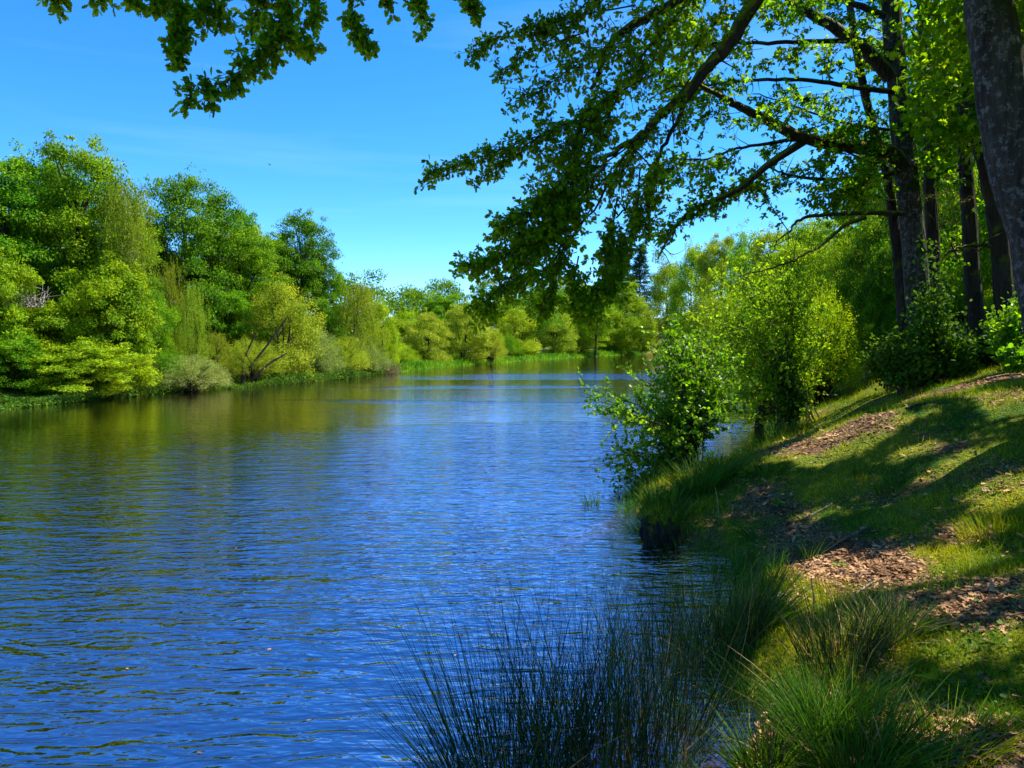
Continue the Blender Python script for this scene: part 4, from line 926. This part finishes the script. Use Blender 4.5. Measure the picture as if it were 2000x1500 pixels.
S_ = [
 # px, py base, radius m, n, height, lean, bend, width, mat, dry, label
 (1600,1440,.18,620,.64,.42,.28,.0045,'sedge',40,'bright green grass tussock at the bottom, right of the brown shallows'),
 (1680,1500,.28,600,.60,.6,.3,.0045,'sedge',50,'grass tussock cut by the bottom edge, with pale dry blades'),
 (1500,1500,.18,350,.50,.6,.3,.0045,'sedge',40,'low tussock at the bottom edge beside the rushes'),
 (1640,1300,.25,300,.76,.35,.12,.0035,'rush',70,'dark rush tussock standing up in front of the sunlit dead leaves'),
 (1735,1240,.22,260,.45,.6,.2,.0035,'sedge',170,'straw-coloured dry tussock beside the sunlit dead leaves'),
 (1475,1230,.25,500,.55,.5,.3,.0045,'sedge',30,'dark sedge tussock overhanging the bank edge above the rushes'),
 (1420,1120,.25,350,.42,.5,.3,.0045,'sedge',25,'shaded sedge tussock right of the mossy stump'),
 (1500,1150,.25,300,.35,.5,.3,.004,'sedge',20,'shaded grass tussock on the bank between sedge and dead leaves'),
 (1300,985,.32,550,.55,.5,.25,.006,'sedge',20,'dark grass tussock hanging over the water at the headland tip'),
 (1262,950,.25,350,.5,.6,.3,.006,'sedge',10,'grass tussock at the waterline under the alder bush'),
 (1365,955,.32,520,.7,.45,.28,.006,'sedge',20,'tall grass tussock around the stems of the alder bush'),
 (1405,930,.28,350,.6,.45,.28,.006,'sedge',20,'tall grass tussock right of the alder stems'),
 (1318,1012,.2,320,.42,.5,.3,.005,'sedge',30,'grass tuft growing over the mossy stump'),
 (1500,925,.22,280,.3,.5,.3,.006,'sedge',10,'low shaded tuft on the bank behind the seedling'),
 (1560,800,.35,420,.7,.5,.3,.009,'grass',6,'bright sunlit grass tuft at the foot of the slanting bush stems'),
 (1590,790,.35,350,.5,.5,.3,.009,'grass',4,'sunlit grass tuft on the crest beside the bush stems'),
 (1555,845,.3,260,.5,.5,.3,.008,'sedge',20,'wiry shaded tuft at the cove edge below the slanting stems'),
 (1490,865,.3,160,.5,.5,.3,.008,'sedge',40,'wiry dry tuft standing in the cove shallows'),
 (1740,960,.18,140,.32,.5,.3,.006,'sedge',4,'small dark tuft in the middle of the shaded slope'),
 (1680,930,.12,60,.42,.4,.2,.005,'sedge',2,'thin dark sprig on the shaded slope'),
 (1580,1090,.12,60,.38,.4,.2,.004,'sedge',12,'thin wiry tuft behind the sunlit dead leaves'),
 (1950,1040,.35,500,.28,.5,.3,.005,'grass',4,'fresh lit grass patch at the right edge'),
 (1840,1470,.3,420,.3,.6,.3,.004,'grass',10,'grass patch at the bottom right corner'),
 (1660,730,.8,500,.5,.5,.3,.012,'grass',5,'bright tall grass at the far end of the path'),
 (1600,745,.6,300,.5,.5,.3,.012,'sedge',5,'shaded tall grass on the left verge of the path'),
]
for i, (px, py, rad, n, h, le, be, wd, mat, dry, lab) in enumerate(S_):
    g = G(px, py); tuft('grass_tussock' , lab, 'grass tussock', g[0], g[1], rad, n, h, le, be, wd, mat, 500+i, GSE, z=None if g[2] > .02 else -.05, dry=dry)

# ground-cover grass and litter: nobody could count it
rg = np.random.default_rng(77)
def scatter(n, rmin, rmax, power):
    r = (rmin**(1-power)+rg.uniform(0, 1, n)*(rmax**(1-power)-rmin**(1-power)))**(1/(1-power))
    th = rg.uniform(R(-4), R(38), n); return r*np.sin(th), r*np.cos(th), r
x, y, r = scatter(420000, 2.4, 60, 1.25)
d = signed_dist(x, y); la = litter_amt(x, y)
keep = (d > .12) & (rg.uniform(0, 1, len(x)) > la*1.5-.1) & (wob(x, y, 3.0, 5, 12) > -1.0)
x, y, r = x[keep], y[keep], r[keep]; z = height(x, y); n = len(x)
td = unit(rg.normal(0, .45, (n, 3))*[1, 1, 0]+[0, 0, 1]); sc = .75+np.clip(r/12, 0, 3)
L = rg.uniform(.014, .05, n)*sc*(1+.6*(wob(x, y, 1.3, 2, 8) > 0.6))
me = blades_mesh('grass', np.column_stack([x, y, z-.004]), td, L, .0019*sc*rg.uniform(.7, 1.3, n), rg.normal(0, .35, (n, 3)), rg, segs=2)
tag(obj('grass', me, M['grass']), 'short sunlit and shaded grass covering the right bank', 'grass', kind='stuff')
x, y, r = scatter(260000, 2.4, 26, 1.1)
d = signed_dist(x, y); la = litter_amt(x, y); keep = (d > .08) & (rg.uniform(0, 1, len(x)) < la*.95+.025)
x, y, r = x[keep], y[keep], r[keep]; n = len(x)
pos = np.column_stack([x, y, height(x, y)+rg.uniform(-.006, .02, n)])
ax = unit(rg.normal(size=(n, 3))*[1, 1, .25]); nr = unit(rg.normal(0, .35, (n, 3))+[0, 0, 1])
me = leaves('leaf_litter', pos, ax, nr, np.clip(rg.lognormal(-3.6, .5, n), .010, .075)*(.9+r/25), OAKS)
tag(obj('leaf_litter', me, M['litter']), 'dry brown oak leaves strewn over the bare soil of the bank', 'dead leaves', kind='stuff')
shp = SHORE[4:20]; fx = []; fy = []
for i in range(len(shp)-1):
    L_ = np.linalg.norm(shp[i+1]-shp[i])
    for c in range(int(L_*3.2)):
        t = rg.uniform(); p = shp[i]+(shp[i+1]-shp[i])*t+rg.normal(0, .22, 2)
        m = int(rg.uniform(20, 95)); a = rg.uniform(0, 6.28, m); q_ = .13*np.sqrt(rg.uniform(0, 1, m)); fx.append(p[0]+q_*np.cos(a)); fy.append(p[1]+q_*np.sin(a))
cl = np.concatenate([np.full(len(v), rg.uniform(.35, 1.25)) for v in fx]); x = np.concatenate(fx); y = np.concatenate(fy); n = len(x)
ln = np.concatenate([np.tile(rg.normal(0, .3, 2), (len(v), 1)) for v in fx])
me = blades_mesh('bank_sedge', np.column_stack([x, y, np.maximum(height(x, y), -.1)-.02]), unit(np.column_stack([ln[:, 0]-.25, ln[:, 1], np.ones(n)])+rg.normal(0, .3, (n, 3))*[1, 1, 0]), rg.uniform(.2, .5, n)*cl, .0032*(.8+y/14), rg.normal(0, .28, (n, 3))-[.1, 0, .15], rg, 4)
tag(obj('bank_sedge', me, M['sedge']), 'ragged dark sedge fringe hanging over the near bank edge', 'sedge', kind='stuff')
x, y, r = scatter(3800, 2.4, 20, 1.1); keep = (signed_dist(x, y) > .1) & (rg.uniform(0, 1, len(x)) < litter_amt(x, y)+.15); x, y = x[keep], y[keep]; n = len(x)
a = rg.uniform(0, 6.28, n); pos = np.column_stack([x, y, height(x, y)+.015])
me = blades_mesh('small_twigs', pos, np.column_stack([np.cos(a), np.sin(a), rg.normal(.05, .08, n)]), rg.uniform(.05, .28, n), rg.uniform(.0018, .004, n), rg.normal(0, .15, (n, 3))*[1, 1, .3], rg, 3)
tag(obj('small_twigs', me, M['browntwig']), 'small dry twigs littering the bank', 'twigs', kind='stuff')
# leaves and specks drifting on the water by the bank
x = rg.uniform(-6, 5, 1400); y = rg.uniform(4, 24, 1400); d = signed_dist(x, y); k = (d < -.05) & (rg.uniform(0, 1, len(x)) < np.exp(d*.9)+.04); x, y = x[k], y[k]; n = len(x)
me = leaves('floating_leaves', np.column_stack([x, y, np.full(n, .006)]), unit(rg.normal(size=(n, 3))*[1, 1, .02]), unit(rg.normal(0, .06, (n, 3))+[0, 0, 1]), rg.uniform(.012, .045, n), OAKS)
tag(obj('floating_leaves', me, M['litter']), 'small leaves and specks floating on the water near the bank', 'floating leaves', kind='stuff')
# herbs: small broad leaves mixed in the turf
x, y, r = scatter(16000, 2.6, 30, 1.2); keep = (signed_dist(x, y) > .2) & (wob(x, y, 1.8, 2, 9) > .2); x, y = x[keep], y[keep]; n = len(x)
pos = np.column_stack([x, y, height(x, y)+rg.uniform(.01, .05, n)])
me = leaves('ground_herbs', pos, unit(rg.normal(size=(n, 3))*[1, 1, .3]+[0, 0, .15]), unit(rg.normal(0, .4, (n, 3))+[0, 0, 1]), rg.uniform(.02, .045, n), ROUND)
tag(obj('ground_herbs', me, M['bramble']), 'small broad-leaved weeds mixed through the turf', 'weeds', kind='stuff')
# reeds and iris along the far bank
fx = []; fy = []
for (ax0, ay0), (bx0, by0) in zip([(-10.5,68),(-7.4,80),(-5.7,86.5),(0,99),(8,120),(17,140)], [(-7.4,80),(-5.7,86.5),(0,99),(8,120),(17,140),(26,155)]):
    m = 3600; t = rg.uniform(0, 1, m); nrmv = unit(np.array([-(by0-ay0), bx0-ax0])); off = np.where(rg.uniform(0, 1, m) < .4, rg.uniform(-.8, 1.2, m), rg.uniform(0, 9, m))
    fx.append(ax0+(bx0-ax0)*t+nrmv[0]*off); fy.append(ay0+(by0-ay0)*t+nrmv[1]*off)
x = np.concatenate(fx); y = np.concatenate(fy); k = signed_dist(x, y) > -0.7; x, y = x[k], y[k]; n = len(x)
me = blades_mesh('bank_reeds', np.column_stack([x, y, height(x, y)-.05]), unit(rg.normal(0, .25, (n, 3))*[1, 1, 0]+[0, 0, 1]), rg.uniform(.2, .75, n)*(1+.3*wob(x, y, .5, 0, 6)*.3), np.full(n, .07), rg.normal(0, .2, (n, 3)), rg, segs=2)
tag(obj('bank_reeds', me, M['farsedge']), 'bright green reeds and iris fringing the far bank', 'reeds', kind='stuff')
# undergrowth along the left waterline, kept dark to stand in for shade
fx = []; fy = []
for (ax0, ay0), (bx0, by0) in zip([(-24,12),(-22,25),(-21.2,31.8),(-20.6,34.5),(-19.8,37.2),(-19,41),(-16.7,45.5),(-14.8,49.5),(-12.7,55),(-12,62)], [(-22,25),(-21.2,31.8),(-20.6,34.5),(-19.8,37.2),(-19,41),(-16.7,45.5),(-14.8,49.5),(-12.7,55),(-12,62),(-10.5,68)]):
    m = 5200; t = rg.uniform(0, 1, m); nrmv = unit(np.array([-(by0-ay0), bx0-ax0])); off = rg.uniform(0, 1, m)**1.5*5-.8
    fx.append(ax0+(bx0-ax0)*t+nrmv[0]*off); fy.append(ay0+(by0-ay0)*t+nrmv[1]*off)
x = np.concatenate(fx); y = np.concatenate(fy); k = signed_dist(x, y) > -1.0; x, y = x[k], y[k]; n = len(x)
pos = np.column_stack([x, y, np.maximum(height(x, y), 0)+rg.uniform(.02, .6, n)*(1+.4*wob(x, y, 1, 0, 8))])
me = leaves('bank_undergrowth', pos, unit(rg.normal(size=(n, 3))), unit(rg.normal(size=(n, 3))+[0, 0, .8]), rg.uniform(.08, .18, n), DIAMOND)
tag(obj('bank_undergrowth', me, M['bramble']), 'low undergrowth along the left waterline, dark in place of shade', 'undergrowth', kind='stuff')

# ------------------------------------------------------------------ small things
# mossy stump at the bank edge
def lump(seed, rx, ry, rz):
    rg = np.random.default_rng(seed); nu, nv = 26, 14; V = []
    for j in range(nv+1):
        ph = math.pi*j/nv
        for i in range(nu):
            th = 2*math.pi*i/nu; d = np.array([math.sin(ph)*math.cos(th), math.sin(ph)*math.sin(th), math.cos(ph)])
            k = 1+.16*math.sin(3*th+seed+2*d[2])+.10*math.sin(5*th-3*ph)+.07*math.sin(9*th+5*ph)+rg.normal(0, .025)
            V.append(d*k*[rx, ry, rz])
    q = [(j*nu+i, j*nu+(i+1) % nu, (j+1)*nu+(i+1) % nu, (j+1)*nu+i) for j in range(nv) for i in range(nu)]
    return raw_mesh('stump', V, np.array(q), [4]*len(q), True)
g = P(1288, 1030, 10.5); g[2] = .12
e = empty('tree_stump', g); tag(e, 'dark rotten stump with a mossy top at the water\'s edge below the headland', 'stump')
m_st = bark_mat('stump_wood', (0.012,0.010,0.007), (0.05,0.035,0.02), moss=(0.035,0.055,0.008), mossamt=.34, scale=9)
obj('stump', lump(3, .26, .22, .26), m_st, e)
rg = np.random.default_rng(9); n = 260; a = rg.uniform(0, 6.28, n); r_ = .2*np.sqrt(rg.uniform(0, 1, n))
obj('moss_tuft', blades_mesh('moss_tuft', np.column_stack([r_*np.cos(a), r_*np.sin(a), .24-r_*.35]), unit(rg.normal(0, .4, (n, 3))*[1, 1, 0]+[0, 0, 1]), rg.uniform(.08, .22, n), np.full(n, .003), rg.normal(0, .3, (n, 3)), rg, 3), M['grass'], e)

# rail fence on the far bank
fe = empty('rail_fence', (-1.5, 104, GZ(-1.5, 104))); tag(fe, 'low wooden rail fence behind the reeds on the far bank', 'fence')
fo = np.array(fe.location)
fp = [np.array([a, b, GZ(a, b)]) for a, b in zip(np.linspace(-6, 19, 13), np.linspace(100, 152, 13))]
for k, p in enumerate(fp):
    T = Tubes(); T.add([p-fo-[0, 0, .2], p-fo+[0, 0, .9]], [.07, .065], 6); obj('post', T.mesh('post'), M['wood'], fe)
for zz in (.45, .85):
    T = Tubes(); T.add(np.array([p-fo+[0, -.08, zz] for p in fp]), .05, 6); obj('rail', T.mesh('rail'), M['wood'], fe)

# brown dead brush at the end of the left bank, bare twigs in the left trees
def bare_brush(name, label, px, py, D, wpx, hpx, n, seed, mat='browntwig', z=None):
    rg = np.random.default_rng(seed); c = P(px, py, D)
    if z is not None: c[2] = z
    w_ = wpx/F*D/2; h_ = hpx/F*D; T = Tubes()
    for k in range(n):
        b = np.array([rg.normal(0, w_*.35), rg.normal(0, w_*.35), 0]); e = b+np.array([rg.normal(0, w_*.5), rg.normal(0, w_*.4), rg.uniform(.3, 1)*h_])
        cv = curve([b, (b+e)/2+rg.normal(0, .12*h_, 3), e], 6); T.add(cv, np.linspace(.03, .008, len(cv)), 3)
    o = obj(name, T.mesh(name), M[mat]); o.location = c; tag(o, label, 'dead brush'); return o
bare_brush('dead_brush', 'tangle of brown dead brush at the waterline where the left bank ends', 742, 725, 65.5, 70, 24, 240, 31, z=.05)
bare_brush('dead_branches', 'bare grey twigs showing among the yellow-green trees at the left edge', 60, 600, 36.2, 90, 50, 40, 32, mat='wood')
def stems(label, pts_list, r, mat, name, cat):
    T = Tubes(); o = pts_list[0][0]
    for pts in pts_list:
        cv = curve(pts, 10); T.add(cv-o, np.linspace(r, r*.4, len(cv)), 5)
    ob = obj(name, T.mesh(name), M[mat]); ob.location = o; tag(ob, label, cat); return ob
stems('dark leaning willow stems slanting out of the left waterline', [PP(46.8, (468,752), (490,715), (525,670), (560,620)), PP(46.8, (480,755), (520,715), (560,690)), PP(47, (472,752), (478,700), (500,650))], .11, 'twig', 'leaning_stems', 'stems')

# twigs and sticks on the bank
def stick(label, pts, r, mat='wood', lift=.02, forks=2, seed=0):
    rg = np.random.default_rng(seed); g = [G(*pts[0])]+[P(p[0], p[1], G(*pts[0])[1]+(pts[0][1]-p[1])*.012) for p in pts[1:]]; g = [np.array([v[0], v[1], GZ(v[0], v[1])+lift+r]) for v in g]; o = g[0]; T = Tubes()
    cv = curve(g, 10); T.add(cv-o, np.linspace(r, r*.4, len(cv)), 6)
    Ltot = np.linalg.norm(g[-1]-g[0])
    for k in range(forks):
        i = rg.integers(2, len(cv)-1); e = cv[i]+unit(cv[-1]-cv[0])*Ltot*.25+rg.normal(0, .12, 3)*Ltot*[1, 1, .15]; e[2] = max(e[2], GZ(e[0], e[1])+.01)
        c2 = curve([cv[i], (cv[i]+e)/2, e], 5); T.add(c2-o, np.linspace(r*.5, r*.25, len(c2)), 4)
    ob = obj('fallen_stick', T.mesh('fallen_stick'), M[mat]); ob.location = o; tag(ob, label, 'stick', 'fallen sticks on the bank')
for i, a in enumerate([
    ('pale forked stick lying on shaded soil behind the sunlit dead leaves', [(1570,1020), (1600,1010), (1625,1003)], .012, 'wood'),
    ('thick brown root end at the top of the sunlit dead-leaf patch', [(1632,1068), (1665,1062), (1700,1055)], .03, 'browntwig'),
    ('thin pale stick leaning across the bank edge into the rushes', [(1480,1188), (1530,1184), (1590,1178)], .008, 'wood'),
    ('curved pale stick below the sunlit dead leaves', [(1465,1220), (1510,1212), (1600,1208)], .009, 'wood'),
    ('long thin twig reaching over the dark cleft of the bank', [(1440,1246), (1490,1232), (1540,1225)], .006, 'wood'),
    ('stick lying across the dead leaves at the right side', [(1660,1175), (1690,1160), (1715,1148)], .009, 'wood'),
    ('long dark stick high on the slope at the right edge', [(1925,745), (1960,742), (1999,740)], .03, 'browntwig'),
    ('short dark log lying on the grass path', [(1665,740), (1678,738), (1690,733)], .07, 'darkwood'),
    ('small curved stick on the soil below the sunlit crest', [(1590,838), (1605,832), (1611,822)], .015, 'wood'),
    ('stick on the sunlit grass crest', [(1618,785), (1635,790), (1648,798)], .02, 'wood'),
    ('dark short stick in the middle of the grassy slope', [(1770,806), (1790,806), (1805,808)], .03, 'darkwood'),
    ('thin twig in the dead leaves at the right edge', [(1900,1215), (1950,1225), (1998,1228)], .008, 'browntwig')]): stick(*a, seed=i)
# dry seed stalk on the crest and by the stump
for k, (a, b, lab) in enumerate([((1622, 782), (1603, 752), 'dry seed stalk leaning left on the sunlit crest'), ((1405, 1025), (1397, 950), 'tall dry stalk standing beside the mossy stump'), ((1590, 1200), (1584, 1130), 'dry stalk standing in the dark rush tussock')]):
    g = G(*a); t = P(b[0], b[1], g[1]); o = obj('dry_stalk', (lambda T: (T.add(curve([np.zeros(3), (t-g)*.5+[.01, 0, 0], t-g], 6), [.006]*3+[.004]*2+[.003]*2 if False else .006, 5), T.mesh('dry_stalk'))[1])(Tubes()), M['straw']); o.location = g
    tag(o, lab, 'dry stalk', 'dry stalks on the bank')
# seedling and fern
def rosette(name, label, px, py, n, size, h, seed, mat, cat, tmpl=OAK):
    rg = np.random.default_rng(seed); g = G(px, py); a = np.linspace(0, 6.28, n, endpoint=False)+rg.uniform(0, .5, n)
    e = empty(name, g); tag(e, label, cat); T = Tubes(); T.add(curve([(0, 0, -.02), (.01, 0, h*.6), (.02, .01, h)], 5), .004, 4); obj('stem', T.mesh('stem'), M['twig'], e)
    ax = np.column_stack([np.cos(a), np.sin(a), rg.uniform(-.2, .6, n)]); pos = np.column_stack([np.zeros(n), np.zeros(n), h*rg.uniform(.6, 1, n)])+ax*.01
    obj('leaves', leaves('leaves', pos, ax, unit(rg.normal(0, .3, (n, 3))+[0, -.3, 1]), size*rg.uniform(.7, 1.2, n), tmpl), M[mat], e)
rosette('seedling', 'small bright oak seedling beside the headland grass', 1455, 945, 12, .13, .22, 1, 'yellow', 'seedling')
rosette('fern', 'small pale green fern on the dead leaves near the right edge', 1830, 1345, 14, .12, .06, 2, 'fresh', 'fern', SLIM)
rosette('seedling', 'tiny two-leaved yellowish seedling between sunlit dead leaves and the path edge', 1640, 1115, 7, .06, .08, 3, 'yellow', 'seedling')
rosette('seedling', 'broad-leaved weed on the shaded soil below the headland', 1520, 1000, 10, .09, .10, 4, 'alder', 'weed', ROUND)
# old jetty post with a slanting board seen through the bush
g = G(1550, 742); pz = empty('mooring_post', (g[0], g[1], 0)); tag(pz, 'dark weathered post with a broken board standing in the cove behind the bush', 'post')
T = Tubes(); T.add([(0, 0, -.5), (0.01, 0, P(1550, 705, g[1])[2])], [.09, .08], 8); obj('post', T.mesh('post'), M['darkwood'], pz)
T = Tubes(); T.add([(-.9, 0, 1.15), (-.1, .02, .75)], [.10, .07], 6); obj('board', T.mesh('board'), M['darkwood'], pz)
# bird
bp_ = P(527, 322, 70); T = Tubes(); T.add(curve([(-.12, 0, 0), (0, 0, .015), (.14, 0, 0)], 6), [.005, .02, .032, .036, .034, .02, .006][:len(curve([(-.12, 0, 0), (0, 0, .015), (.14, 0, 0)], 6))], 6)
T.add(curve([(0, 0, .01), (-.03, -.14, .07), (-.10, -.30, .02)], 6), .014, 4); T.add(curve([(0, 0, .01), (-.03, .14, .07), (-.10, .30, .02)], 6), .014, 4)
o = obj('bird', T.mesh('bird'), M['bird']); o.location = bp_; tag(o, 'tiny dark bird flying in the open sky above the oaks', 'bird')
